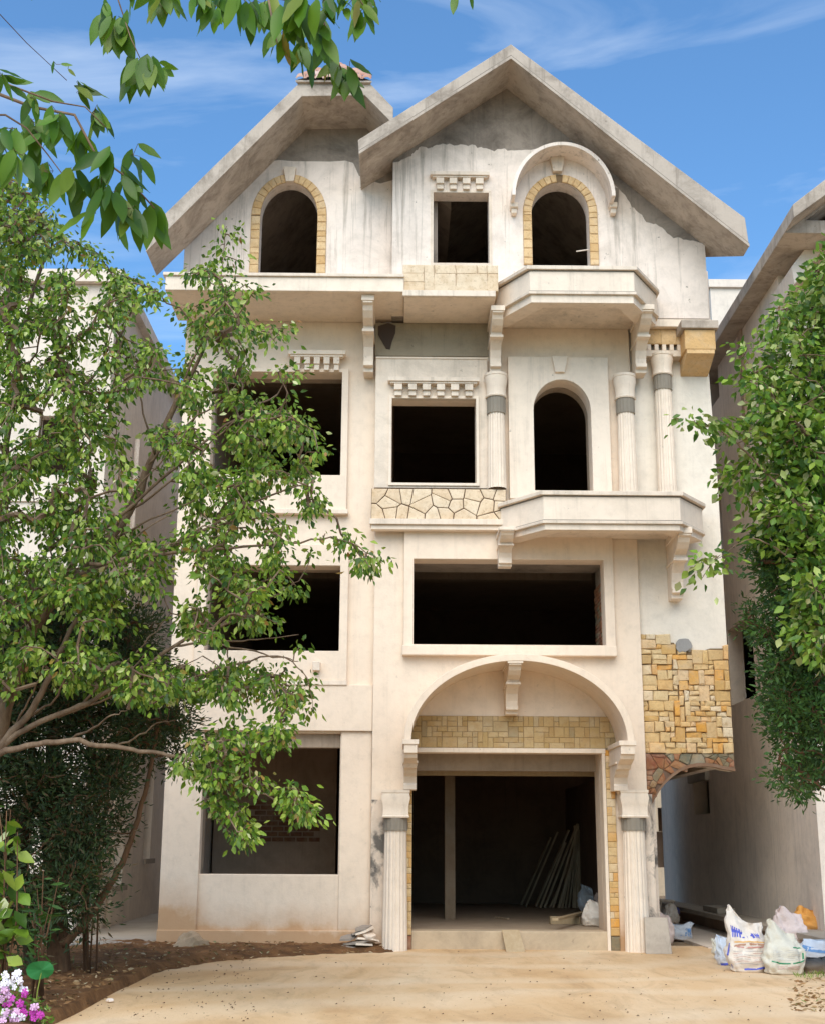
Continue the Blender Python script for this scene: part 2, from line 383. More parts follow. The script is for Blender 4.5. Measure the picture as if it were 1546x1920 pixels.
bed.add(V, [(j*n1+i, j*n1+i+1, (j+1)*n1+i+1, (j+1)*n1+i) for j in range(n2-1) for i in range(n1-1)])
bed.build('earth_bed', m_earth, smooth=True)['kind'] = 'structure'
pl = M(); pl.box(-5.6, -3.9, -.6, 14, -.1, .10); pl.build('left_side_path', m_slab, bevel=.01)['kind'] = 'structure'
pl = M(); pl.box(5.0, 6.6, .3, 30, -.1, .02); pl.build('right_side_path', m_neigh_l)['kind'] = 'structure'

# ================================================================== HOUSE
house = thing('unfinished_house', (0.8, 3, 0), 'unfinished cream four storey house with two grey gables and empty window openings', 'house')
YL, YC, YU, YR = 0.0, -0.15, -0.35, -0.02
XL = -3.86; XR = 5.50; XPL = (U(700, 1500, YC)[0]+U(702, 800, YC)[0])/2
BACK = 10.0
def bld(mm, name, mat, **k): return mm.build(name, mat, house, **k)

# opening rectangles
o_g = rc(377, 1375, 636, 1640, YL); o_1 = rc(388, 1062, 637, 1221, YL); o_2 = rc(398, 700, 640, 892, YL)
o_ag = rc(488, 343, 595, 516, YL)
z_ag = U(540, 405, YL)[1]
ZL = U(500, 520, YL)[1]          # floor level of gable storey
# left bay wall below the gable storey
wl = M().plate([(XL, -.3), (XPL+.05, -.3), (XPL+.05, ZL), (XL-.06, ZL)], YL, YL+.3, [rpoly(o_g), rpoly(o_1), rpoly(o_2)])
bld(wl, 'wall', m_plaster, bevel=.012)
# deeper jambs of the ground opening + raised upper band with drip ledge at 1370
x0, x1, z0, z1 = rc(297, 1283, 701, 1370, YL-.09)
bld(M().box(XL-.02, XPL-.002, YL-.09, YL-.002, z0, z1), 'wall_band', m_plaster, bevel=.01)
zt = U(600, 1283, YL-.08)[1]
# pilasters of ground floor
bld(M().box(XL+.003, U(374, 1600, YL-.03)[0], YL-.035, YL-.002, -.2, z0-.002), 'pilaster', m_plaster, bevel=.01)
bld(M().box(U(636, 1600, YL-.03)[0], XPL-.004, YL-.035, YL-.002, -.2, z0-.002), 'pilaster', m_plaster, bevel=.01)
# plinth
bld(M().box(XL-.01, XPL-.006, YL-.05, YL-.001, -.2, U(500, 1745, YL-.05)[1]), 'plinth', m_plaster, bevel=.012)
# jamb depth returns
for (r, dep) in ((o_g, .6), (o_1, .5), (o_2, .5)):
    a0, a1, c0, c1 = r
    j = M(); j.box(a0-.12, a0-.001, YL+.3, YL+dep, c0, c1); j.box(a1+.001, a1+.12, YL+.3, YL+dep, c0, c1); j.box(a0-.12, a1+.12, YL+.3, YL+dep, c1+.001, c1+.25)
    bld(j, 'window_reveal', m_innerlt)
# rough lintel beam inside ground opening
bz = U(500, 1402, YL+.1)[1]
bld(M().box(o_g[0]-.05, o_g[1]+.05, YL+.08, YL+.29, bz, o_g[3]+.02), 'lintel', m_innerlt, bevel=.01)
# raised window surrounds 1st and 2nd floor (frame panel with ledge)
def surround(px_out, px_open, Y, dep, name, mat, ledge=None, cut=None):
    out = rpoly(rc(*px_out, Y-dep)); op = px_open
    o = bld(M().plate(out, Y-dep, Y-.001, [rpoly(op)]), name, mat, bevel=.008)
    return o
s1 = rc(368, 1020, 652, 1275, YL-.08)
bld(M().plate(rpoly(s1), YL-.08, YL-.001, [rpoly(grow(o_1, .002))]), 'window_surround', m_plaster, bevel=.01)
bld(M().box(s1[0]-.01, s1[1]+.01, YL-.115, YL-.001, U(500, 1284, YL-.1)[1], s1[2]-.001), 'window_ledge', m_trim, bevel=.008)
s2 = rc(378, 690, 652, 955, YL-.08)
bld(M().plate(rpoly(s2), YL-.08, YL-.001, [rpoly(grow(o_2, .002))]), 'window_surround', m_plaster, bevel=.01)
bld(M().box(s2[0]-.01, s2[1]+.03, YL-.14, YL-.001, U(500, 963, YL-.1)[1], s2[2]-.001), 'window_ledge', m_trim, bevel=.008)
def dentils(x0, y0, x1, y1, Y, n, mat, proj=.12):
    a0, a1, c0, c1 = rc(x0, y0, x1, y1, Y-proj)
    h = c1-c0
    cap = bld(M().box(a0, a1, Y-proj-.03, Y-.001, c1-h*.22, c1).box(a0+.04, a1-.04, Y-proj, Y-.001, c1-h*.32, c1-h*.222), 'window_cornice', mat, bevel=.006)
    w = (a1-a0-.24)/(n*2-1)
    for i in range(n):
        xx = a0+.12+i*2*w
        d = M().box(xx-.01, xx+w+.01, Y-proj*.9, Y-.001, c0+h*.32, c1-h*.322).box(xx, xx+w, Y-proj*.6, Y-.001, c0+h*.10, c0+h*.318).box(xx, xx+w, Y-proj*.75, Y-.001, c0, c0+h*.098)
        d.build('dentil', mat, cap, bevel=.004)
dentils(540, 657, 648, 692, YL-.08, 5, m_trim)

# gable storey left (worn white coat over bare cement)
YG = YL
Yrl, Yrc = YL-1.1, YU-.95
lf = pg([(273, 436), (560, 156), (692, 154), (737, 201), (737, 232), (684, 178), (566, 180), (274, 471)], Yrl)
slope_l = lambda X: np.interp(X, [lf[7][0], lf[6][0], lf[5][0], lf[4][0]], [lf[7][1], lf[6][1], lf[5][1], lf[4][1]])
XGL = U(345, 500, YG)[0]; XGR = 0.6
P = [(XGL, ZL-.3), (XGR, ZL-.3), (XGR, slope_l(XGR)+.08), (lf[5][0], slope_l(lf[5][0])+.08), (lf[6][0], slope_l(lf[6][0])+.08), (XGL, slope_l(XGL)+.08)]
ag = archpoly(o_ag, z_ag)
bld(M().plate(P, YG, YG+.25, [archpoly(grow(o_ag, .015), z_ag)]), 'gable_wall', m_cement)
top = [(665, 306), (650, 303), (620, 302), (600, 304), (575, 301), (550, 303), (520, 302), (497, 306), (480, 320), (462, 340), (440, 366), (420, 385), (405, 403), (390, 412), (375, 430), (358, 444)]
coat = [(XGL-.004, ZL-.28), (U(740, 500, YG)[0], ZL-.28), (U(740, 330, YG)[0], U(740, 335, YG)[1])] + [U(a+random.uniform(-3, 3), b+random.uniform(-2, 2), YG) for a, b in [(735, 340), (712, 346), (690, 338), (676, 330)] + top] + [(XGL-.004, U(345, 455, YG)[1])]
bld(M().plate(coat, YG-.014, YG+.26, [[(a, b) for a, b in ag]]), 'gable_coat', m_worn)
# Left gable projecting roof slab
def rear_l(p): return YL+.06 if p[0] > XGL-.3 else YL-.1
bld(M().plate(lf, Yrl, 0, back=rear_l), 'gable_roof', m_roof, bevel=.01)
# fascia line strip and tiles on the clipped top
za = lf[1][1]; xa0, xa1 = lf[1][0]-.05, lf[2][0]+.05; xm = (xa0+xa1)/2
HZ = U(628, 128, Yrl+1.35)[1]-za
hip = M().add([(xa0, Yrl-.06, za+.0), (xa1, Yrl-.06, za+.0), (xa1, Yrl-.06, za+.03), (xa0, Yrl-.06, za+.03), (xm, Yrl+1.35, za+HZ), (xm, Yrl+1.4, za-.1)],
              [(0, 1, 2, 3), (3, 2, 4), (0, 5, 1), (0, 3, 4, 5), (1, 5, 4, 2)])
hipo = bld(hip, 'hip_roof', m_roof)
rows = 7
for k in range(rows):
    f0, f1 = k/rows, (k+1.25)/rows
    wd = (1-k/rows)
    nn = max(1, round(wd*(xa1-xa0)/.17))
    for i in range(nn):
        xc = xm + (i+.5-nn/2)*.17
        y0_, z0_ = Yrl-.10+1.4*f0, za+.05+HZ*f0; y1_, z1_ = Yrl-.10+1.4*f1, za+.05+HZ*f1
        tv = []; nn2 = 6
        for (yy, zz) in ((y0_, z0_), (y1_, z1_)):
            for s_ in range(nn2+1):
                an = math.pi*s_/nn2; tv.append((xc-.085*math.cos(an), yy, zz+.05*math.sin(an)))
            for s_ in range(nn2+1):
                an = math.pi*s_/nn2; tv.append((xc-.065*math.cos(an), yy, zz-.012+.042*math.sin(an)))
        q = 2*(nn2+1); fs = []
        for s_ in range(nn2):
            fs += [(s_, s_+1, q+s_+1, q+s_), (nn2+1+s_, q+nn2+1+s_, q+nn2+2+s_, nn2+2+s_), (s_, nn2+1+s_, nn2+2+s_, s_+1)]
        M().add(tv, fs).build('roof_tile', m_tile, hipo)
# ridge tiles along the right rake of the clipped top
# main roofs behind
def backroof(fr, name, y0, xmin, xmax):
    pass

# centre gable
cf = pg([(671, 262), (957, 82), (1396, 408), (1404, 462), (957, 109), (673, 288)], Yrc)
def cs(X): return float(np.interp(X, [cf[5][0], cf[4][0], cf[3][0]], [cf[5][1], cf[4][1], cf[3][1]]))
def ctp(X): return float(np.interp(X, [cf[0][0], cf[1][0], cf[2][0]], [cf[0][1], cf[1][1], cf[2][1]]))
XCL = U(736, 420, YU)[0]; XCR = 5.42
poly = [cf[0], cf[1], (XCR, ctp(XCR)), cf[2], cf[3], (XCR, cs(XCR)), cf[4], cf[5]]
bld(M().plate(poly, Yrc, 0, back=lambda p: (Yrc+.38 if p[0] > XCR+.3 else .12)), 'gable_roof', m_roof, bevel=.01)
# lower lip of fascia, with a flat dark-coloured strip above it
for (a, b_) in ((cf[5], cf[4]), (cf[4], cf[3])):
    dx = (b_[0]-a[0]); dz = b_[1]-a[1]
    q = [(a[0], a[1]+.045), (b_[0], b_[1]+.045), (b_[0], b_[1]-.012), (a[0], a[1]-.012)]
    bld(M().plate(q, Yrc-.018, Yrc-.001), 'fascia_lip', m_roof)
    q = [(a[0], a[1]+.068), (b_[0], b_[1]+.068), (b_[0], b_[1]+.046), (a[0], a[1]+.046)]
    bld(M().plate(q, Yrc-.006, Yrc-.001), 'fascia_strip', m_mildew)
bld(M().plate([(lf[7][0], lf[7][1]+.045), (lf[6][0], lf[6][1]+.045), (lf[6][0], lf[6][1]-.012), (lf[7][0], lf[7][1]-.012)], Yrl-.018, Yrl-.001), 'fascia_lip', m_roof)

o_sq = rc(812, 362, 916, 494, YU); o_au = rc(996, 343, 1103, 498, YU); z_au = U(1050, 400, YU)[1]
ZU = U(800, 612, YC)[1]
aU = archpoly(o_au, z_au)
ZLG = U(1250, 598, YU)[1]
P = [(XCL, ZLG), (XCR, ZLG), (XCR, cs(XCR)+.1), (cf[4][0], cs(cf[4][0])+.1), (XCL, cs(XCL)+.1)]
bld(M().plate(P, YU, YU+.3, [rpoly(grow(o_sq, .015)), archpoly(grow(o_au, .015), z_au)]), 'gable_wall', m_cement)
top = [(1298, 452), (1280, 448), (1262, 446), (1245, 432), (1228, 420), (1212, 416), (1196, 398), (1185, 388), (1172, 366), (1150, 345), (1130, 322), (1100, 296), (1060, 280), (1020, 276), (985, 283), (965, 284), (945, 280), (925, 282), (905, 279), (890, 274), (870, 271), (850, 272), (828, 268), (818, 274), (806, 277), (790, 276), (778, 282), (770, 292), (756, 298), (745, 303)]
coat = [(XCL-.004, ZLG+.01), (XCR+.004, ZLG+.01), (XCR+.004, U(1304, 458, YU)[1])]
pts = []
for (a, b_), (c_, d) in zip(top, top[1:]):
    for s in (0, .33, .66): pts.append(U(a+(c_-a)*s+random.uniform(-1.5, 1.5), b_+(d-b_)*s+random.uniform(-2.2, 2.2), YU))
coat += pts + [(XCL-.004, U(736, 305, YU)[1])]
bld(M().plate(coat, YU-.014, YU+.31, [[p for p in rpoly(o_sq)], aU]), 'gable_coat', m_worn)
dentils(806, 322, 917, 352, YU, 4, m_aged)
bld(M().plate(rpoly(grow(o_sq, .045)), YU-.03, YU-.012, [rpoly(o_sq)]), 'window_frame', m_aged)

# stone arches round the two attic openings
def voussoirs(r, zs, Y, w, n, key_gap, fromz):
    x0, x1, z0, z1 = r; cx, a, b_ = (x0+x1)/2, (x1-x0)/2, z1-zs
    back = bld(M().plate(archpoly((x0-w, x1+w, fromz, z1+w), zs), Y-.035, Y-.013, [archpoly((x0, x1, fromz-.0001+.0, z1), zs)] if False else []), 'arch_backing', m_joint) if False else None
    arr = []
    for side in (-1, 1):
        z = fromz
        while z < zs-.02:
            h = random.uniform(.10, .19); h = min(h, zs-z)
            xa, xb = (cx+side*a, cx+side*(a+w)); q = [(min(xa, xb), z), (max(xa, xb), z), (max(xa, xb), z+h), (min(xa, xb), z+h)]; arr.append(q); z += h
    for k in range(n):
        t0, t1 = math.pi*k/n, math.pi*(k+1)/n
        if abs((t0+t1)/2-math.pi/2) < key_gap: continue
        q = [(cx+a*math.cos(t0), zs+b_*math.sin(t0)), (cx+(a+w)*math.cos(t0), zs+(b_+w)*math.sin(t0)), (cx+(a+w)*math.cos(t1), zs+(b_+w)*math.sin(t1)), (cx+a*math.cos(t1), zs+b_*math.sin(t1))]
        arr.append(q)
    return arr
def stone_arch(r, zs, Y, w, fromz, keypx):
    ring = archpoly((r[0]-w, r[1]+w, fromz, r[3]+w), zs)
    inner = archpoly((r[0], r[1], fromz, r[3]), zs)
    strip = M(); n = len(ring)
    b = bld(M().add([(p[0], Y-.02, p[1]) for p in ring[1:]]+[(p[0], Y-.02, p[1]) for p in inner[1:]] + [(ring[0][0], Y-.02, ring[0][1]), (inner[0][0], Y-.02, inner[0][1])],
        [(i, i+1, n-1+i+1, n-1+i) for i in range(n-2)] + [(n-2, 2*n-2, 2*n-1, 2*n-3)]), 'stone_arch', m_joint)
    for q in voussoirs(r, zs, Y, w, 17, .13, fromz):
        stone_obj('stone', q, Y-.012, .04, m_stone2, b, gap=.003)
    k = pg(keypx, Y-.1)
    bld(M().plate(k, Y-.12, Y-.01), 'keystone', m_cement if False else m_aged, bevel=.01)
m_stone2 = stone('tan_stone', [(0, (.64, .43, .21)), (.5, (.70, .50, .28)), (1, (.60, .38, .17))])
stone_arch(o_ag, z_ag, YG, .17, U(540, 514, YG)[1], [(531, 312), (556, 313), (551, 340), (536, 340)])
stone_arch(o_au, z_au, YU, .16, U(1050, 498, YU)[1], [(1030, 293), (1058, 293), (1053, 321), (1036, 321)])
# hood moulding over the right attic arch, projecting
def hood(cxp, w_in, spring, apex, Y0, Y1, th, name, mat, n=28, px=None):
    pass
def curved_hood(x0, x1, zs, zt, th, Yf, Yb, name, mat, n=36, flat=0.0):
    cx, a, b_ = (x0+x1)/2, (x1-x0)/2, zt-zs; out = []; inn = []
    for i in range(n+1):
        t0 = math.pi*i/n; out.append((cx+a*math.cos(t0), zs+b_*math.sin(t0))); inn.append((cx+(a-th)*math.cos(t0), zs+(b_-th)*math.sin(t0)))
    mm = M(); vs = [(x, y, z) for y in (Yf, Yb) for arr in (out, inn) for x, z in arr]; k = n+1
    fs = []
    for i in range(n):
        fs += [(i, i+1, k+i+1, k+i), (2*k+i, 3*k+i, 3*k+i+1, 2*k+i+1), (i, 2*k+i, 2*k+i+1, i+1), (k+i, k+i+1, 3*k+i+1, 3*k+i)]
    fs += [(0, k, 3*k, 2*k), (n, 2*k+n, 3*k+n, k+n)]
    mm.add(vs, fs)
    return bld(mm, name, mat, autosm=40, bevel=.006)
hx0, hx1, _, _ = rc(958, 264, 1152, 380, YU-.5); hz0 = U(960, 375, YU-.3)[1]; hz1 = U(1046, 265, YU-.5)[1]
curved_hood(hx0, hx1, hz0, hz1, .07, YU-.5, YU-.001, 'arch_hood', m_worn)

# corbels -----------------------------------------------------------
PROF = [(0, 0), (1, 0), (1, -.13), (.94, -.15), (.90, -.22), (.80, -.30), (.62, -.36), (.60, -.44), (.52, -.45), (.46, -.50), (.36, -.60), (.31, -.74), (.30, -.84), (.36, -.85), (.36, -.92), (.27, -.93), (.27, -1.0), (0, -1.0)]
def corbel(xc, w, zt, h, proj, yb, mat=None, prof=PROF):
    mat = mat or m_trim
    pts = [(yb-a*proj, zt+b*h) for a, b in prof]
    mm = M().plate(pts, xc-w/2, xc+w/2, axis='X')
    # wider cap and foot blocks
    mm.box(xc-w/2-.025, xc+w/2+.025, yb-proj-.02, yb-.05, zt-h*.10, zt-.001)
    mm.box(xc-w/2-.02, xc+w/2+.02, yb-proj*.64, yb-.02, zt-h*.455, zt-h*.405)
    return bld(mm, 'corbel', mat, bevel=.006)

# projecting floor slab, left ---------------------------------------
YS = YL-1.35
sl = rc(345, 513, 756, 545, YS); zsl = sl[2]
xs_r = U(757, 530, YS)[0]
bld(M().box(XGL-.05, xs_r, YS, YL-.015, zsl, sl[3]-.06), 'floor_slab', m_trim, bevel=.01)
bld(M().box(XGL-.09, xs_r+.0, YS-.04, YL-.5, sl[3]-.058, sl[3]), 'slab_ledge', m_aged, bevel=.008)
# stone-faced part
YS2 = YL-1.3
q = rc(757, 497, 935, 546, YS2); zc0 = U(840, 557, YS2)[1]; xs2r = U(928, 550, YS2)[0]
bld(M().box(xs_r+.003, xs2r, YS2+.02, YC-.01, zc0, q[2]), 'floor_slab', m_trim, bevel=.01)
bld(M().box(xs_r-.02, xs2r, YS2-.05, YS2+.018, zc0, q[2]), 'slab_ledge', m_aged, bevel=.008)
pb = bld(M().box(xs_r-.02, U(933, 520, YS2)[0], YS2+.01, YU-.02, q[2]+.002, q[3]), 'parapet', plaster('pale_joint', (.52, .40, .28), amt=.4))
random.seed(11)
for c_ in ashlar(xs_r-.02, U(933, 520, YS2)[0], q[2]+.004, q[3], .19, vert=.2):
    c_ = [(a+random.uniform(-.02, .02) if xs_r+.1 < a < q[1]-.1 else a, b_) for a, b_ in c_]
    stone_obj('stone', c_, YS2+.01, .022, m_crazy, pb, gap=.002, rough=.002)
corbel(U(691, 600, -.6)[0], .17, zsl-.002, zsl-U(691, 700, -.25)[1], 1.22, YL-.001)

# centre bay --------------------------------------------------------
o_mid = rc(734, 748, 892, 906, YC-.1); o_arch = rc(1000, 712, 1108, 920, YC-.1); z_arch = U(1050, 770, YC-.1)[1]
o_big = rc(775, 1049, 1133, 1209, YC-.1)
YP = YC-.02
o_door = rc(772, 1412, 1132, 1748, YC); o_door = (o_door[0], o_door[1], -.2, o_door[3])
XCR2 = U(1205, 1300, YC)[0]
Pc = [(XPL, -.3), (o_door[0]-.001, -.3), (o_door[0], o_door[3]), (o_door[1], o_door[3]), (o_door[1]+.001, -.3), (XCR2, -.3), (XCR2, zc0-.002), (XPL, zc0-.002)]
bld(M().plate(Pc, YC, YC+.3, [rpoly(o_big), rpoly(o_mid), archpoly(o_arch, z_arch)]), 'wall', m_plaster, bevel=.012)
XR1 = XR
# raw beam above mid window with dark stain
r = rc(703, 614, 914, 668, YC-.02)
bld(M().box(r[0], r[1], YC-.03, YC-.001, r[2], zc0-.003), 'beam', m_beam, bevel=.006)
st = pg([(709, 612), (728, 606), (742, 611), (741, 625), (735, 640), (731, 655), (724, 654), (716, 640), (709, 628)], YC-.032)
bld(M().plate(st, YC-.05, YC-.031), 'mud_nest', m_dark)
# window surround mid
s = rc(703, 670, 914, 915, YC-.1)
bld(M().plate(rpoly(s), YC-.1, YC-.002, [rpoly(o_mid)]), 'window_surround', m_aged, bevel=.008)
bld(M().plate(rpoly(grow(o_mid, .05)), YC-.13, YC-.101, [rpoly(o_mid)]), 'window_frame', m_trim, bevel=.006)
bld(M().box(s[0], s[1], YC-.12, YC-.101, s[3]-.03, s[3]), 'surround_edge', m_trim)
dentils(727, 708, 898, 740, YC-.1, 6, m_aged, .14)
# arched panel
s = rc(953, 669, 1143, 935, YC-.12)
bld(M().plate(rpoly(s), YC-.12, YC-.003, [archpoly(o_arch, z_arch)]), 'window_surround', m_trim, bevel=.008)
bld(M().plate(pg([(1034, 667), (1064, 667), (1058, 697), (1040, 697)], YC-.18), YC-.18, YC-.121), 'keystone', m_trim, bevel=.006)
mm = M()
ar = archpoly(grow(o_arch, .0), z_arch)
# deep reveal tube of arched opening
mm = M(); n = len(ar); mm.add([(a, YC+.3, b_) for a, b_ in ar]+[(a, YC+.55, b_) for a, b_ in ar], [(i, (i+1) % n, n+(i+1) % n, n+i) for i in range(n)])
bld(mm, 'window_reveal', m_innerlt)
# big window surround and deep reveal
s = rc(757, 985, 1150, 1212, YC-.1)
bld(M().plate([(s[0], s[2]), (s[1], s[2]), (s[1], s[3]), (s[0], s[3])], YC-.1, YC-.002, [rpoly(o_big)]), 'window_surround', m_plaster, bevel=.01)
s3 = rc(757, 1209, 1156, 1229, YC-.17)
bld(M().box(s[0]-.02, s3[1], YC-.17, YC-.003, s3[2], s[2]-.001), 'window_ledge', m_plaster, bevel=.01)
a0, a1, c0, c1 = o_big
bld(M().box(a0-.1, a1+.2, YC+.3, YC+1.0, c1+.001, c1+.3), 'window_reveal', m_cement)
bld(M().box(a0-.2, a0-.001, YC+.3, YC+.9, c0, c1), 'window_reveal', m_cement)
jb = bld(M().box(a1+.02, a1+.22, YC+.3, YC+1.0, c0, c1), 'window_reveal', m_cement)
random.seed(5)
z = c0
while z < c1-.35:
    y = YC+.31 + (0 if int((z-c0)/.075) % 2 else -.0)
    off = .11 if int(round((z-c0)/.072)) % 2 else 0
    for k in range(4):
        ya = max(YC+.305, YC+.31+k*.22-off); yb_ = YC+.31+(k+1)*.22-off-.015
        if yb_ > YC+1.0: yb_ = YC+1.0
        if yb_-ya < .05: continue
        M().box(a1-.008+random.uniform(-.004, .004), a1+.03, ya, yb_, z, z+.06).build('brick', m_brick2 if 'm_brick2' in globals() else m_red, jb)
    z += .072
# pilaster strip between balcony bay & right section (1150-1190)
x0_ = U(1152, 1100, YC)[0]; x1_ = U(1195, 1200, YC)[0]

# right section -----------------------------------------------------
arc_px = [(1222, 1508), (1226, 1500), (1234, 1486), (1246, 1470), (1260, 1457), (1276, 1446), (1292, 1440), (1308, 1437), (1324, 1437), (1340, 1439), (1356, 1443), (1378, 1446)]
Pr = [(XCR2-.0, ZL-.2), (XCR2-.0, U(1215, 1508, YR)[1])] + pg(arc_px, YR) 
Pr = [(XCR2-.02, ZU+.6)] + [(XCR2-.02, U(1215, 1512, YR)[1])] + pg(arc_px[:-1], YR) + [(XR, U(1375, 1446, YR)[1]), (XR, U(1340, 900, YR)[1]), (5.42, ZL-.3), (XCR2-.02, ZL-.3)]
Pr = Pr[1:]
bld(M().plate(Pr, YR, YR+.3), 'wall', m_worn if False else plaster('right_wall_plaster', (.77, .69, .585), amt=.2, streak=.15, spots=.25), bevel=.01)
bld(M().box(XCR2-.3, U(1226, 1600, .25)[0], YR+.02, .30, -.2, U(1215, 1500, YR)[1]), 'pier', m_stained)
# side & back walls, floors and ceilings
zf = [0.28, 4.15, 7.45, ZL-.05]
shell = M()
def sidehole(): pass
bld(M().box(XL-.0, XL+.2, YL+.31, BACK, -.2, lf[7][1]+.3), 'side_wall', m_neigh_l)
zr0 = U(1375, 1446, YR)[1]
bld(M().box(XR-.22, XR-.005, YR+.31, BACK, zr0+.1, ZL-.3), 'side_wall', m_neigh)
bld(M().box(XCR-.2, XCR-.01, YU+.32, BACK, ZL-.3, cs(XCR)+.05), 'side_wall', m_neigh)
# ground side wall on the right has a tall gap
gz0, gz1 = 1.55, 2.45
gy0, gy1 = 3.0, 3.35
yz = [(YC+.3, -.2), (BACK, -.2), (BACK, zr0+.1), (YC+.3, zr0+.1)]
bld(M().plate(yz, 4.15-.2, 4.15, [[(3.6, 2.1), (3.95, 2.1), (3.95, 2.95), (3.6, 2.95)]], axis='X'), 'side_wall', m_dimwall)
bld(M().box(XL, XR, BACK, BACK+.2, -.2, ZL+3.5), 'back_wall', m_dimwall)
for i, z in enumerate(zf):
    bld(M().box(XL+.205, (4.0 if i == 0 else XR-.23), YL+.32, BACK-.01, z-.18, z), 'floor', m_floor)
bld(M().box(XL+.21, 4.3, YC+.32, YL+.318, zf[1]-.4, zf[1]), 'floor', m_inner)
# interior partitions and beams
for (x, y0, y1, z0_, z1_) in ((-.35, .6, 8, zf[0], zf[1]-.2), (-.35, .6, 8, zf[1], zf[2]-.2), (-.35, .6, 8, zf[2], zf[3]-.2), (-.35, .4, 8, zf[3], zf[3]+3)):
    bld(M().box(x, x+.15, y0, y1, z0_+.002, z1_), 'partition_wall', m_inner)
for (y, zt_, h) in ((1.6, zf[1]-.182, .35), (4.2, zf[1]-.182, .35), (1.8, zf[2]-.182, .35), (4.4, zf[2]-.182, .35), (1.8, zf[3]-.182, .35), (4.2, zf[3]-.182, .35)):
    bld(M().box(XL+.22, -.36, y, y+.25, zt_-h, zt_), 'ceiling_beam', m_innerlt)
    bld(M().box(-.19, 3.9, y, y+.25, zt_-h, zt_), 'ceiling_beam', m_innerlt)
# door lintel plank and interior post
q = rc(773, 1444, 1130, 1455, 1.2)
bld(M().box(q[0]-.3, 3.93, 1.15, 1.3, q[2], q[3]), 'door_beam', m_plank, bevel=.006)
q = rc(773, 1414, 1130, 1446, .6)
bld(M().box(o_door[0]-.1, 3.94, .55, .75, q[2], zf[1]-.2), 'lintel', m_innerlt)
q = rc(833, 1465, 852, 1692, 3.2)
bld(M().box(q[0], q[1], 3.1, 3.35, zf[0]+.002, 3.9), 'post', plaster('post_wood', (.20, .14, .09), amt=.5))
# brick partition seen through the ground window
q = rc(455, 1500, 600, 1640, 4.0)
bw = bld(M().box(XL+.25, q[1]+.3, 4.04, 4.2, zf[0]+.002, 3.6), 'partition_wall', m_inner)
m_brick2 = stone('dim_brick', [(0, (.17, .07, .04)), (.5, (.22, .09, .05)), (1, (.14, .06, .04))])
z = U(500, 1578, 4.0)[1]; k = 0
while z < U(500, 1502, 4.0)[1]:
    x = q[0]+.1+(.12 if k % 2 else 0)
    while x < q[1]-.2:
        M().box(x, x+.21, 4.02, 4.045, z, z+.075).build('brick', m_brick2, bw); x += .235
    z += .1; k += 1
# attic roofs behind the gables keep the attic dark
apx, apz = cf[4]
rf = M().plate([(XCL+.1, cs(XCL+.1)+.02), (apx, apz+.02), (XCR-.02, cs(XCR-.02)), (XCR-.02, cs(XCR-.02)+.16), (apx, apz+.2), (XCL+.1, cs(XCL+.1)+.2)], .13, BACK+.2)
bld(rf, 'roof', m_roof)
lz = lambda X: float(slope_l(X))
ridge_x = (lf[5][0]+lf[6][0])/2; rz = lf[6][1]+ (lf[6][0]-lf[7][0] and (lf[6][1]-lf[7][1])/(lf[6][0]-lf[7][0])*(ridge_x-lf[6][0]))
rf = M().plate([(XGL-.02, lz(XGL)+.02), (lf[6][0], lf[6][1]+.02), (lf[5][0], lf[5][1]+.02), (lf[5][0]+1.6, lf[5][1]-1.4), (lf[5][0]+1.6, lf[5][1]-1.25), (lf[5][0], lf[5][1]+.15), (lf[6][0], lf[6][1]+.15), (XGL-.02, lz(XGL)+.15)], .5, BACK+.2)
bld(rf, 'roof', m_roof)
# set-back return on the right of the gable storey
q = rc(1312, 450, 1326, 600, .8)
bld(M().box(XCR-.02, XCR+.30, .7, 1.0, ZL-.6, cs(XCR)-.0), 'return_wall', m_neigh_l)

# stone cladding, right ----------------------------------------------
topz = lambda x: 0
YSt = YR-.02
cx0 = XCR2-.0; r = rc(1200, 1190, 1376, 1413, YSt)
stoneback = [(cx0+.0, r[2])] + [(XR-.0, r[2])] + pg([(1360, 1216), (1330, 1216), (1312, 1222), (1290, 1222), (1268, 1214), (1262, 1205), (1243, 1205), (1243, 1195), (1222, 1195), (1222, 1190), (1198, 1190)], YSt)
stoneback[-1] = (cx0, stoneback[-1][1]); stoneback[2] = (XR, stoneback[2][1])
cl = bld(M().plate(stoneback, YSt, YR-.001), 'stone_cladding', m_joint)
random.seed(21)
for s_ in ashlar(cx0, XR, r[2], r[3], .086, lambda x, z: inpoly(x, z, stoneback), vert=.16):
    s_ = [(a+(random.uniform(-.014, .014) if cx0+.05 < a < XR-.05 else 0), b_+random.uniform(-.010, .010)) for a, b_ in s_]
    stone_obj('stone', s_, YSt, random.uniform(.02, .065), m_stone, cl, gap=.004, rough=.010)
pc = []
for k in range(18):
    an = 2*math.pi*k/18; pc.append((1281+16*math.cos(an)*random.uniform(.75, 1.2), 1211+13*math.sin(an)*random.uniform(.75, 1.2)))
bld(M().plate(pg(pc, YSt-.05), YSt-.06, YSt-.01), 'mortar_patch', m_patch, bevel=.01)
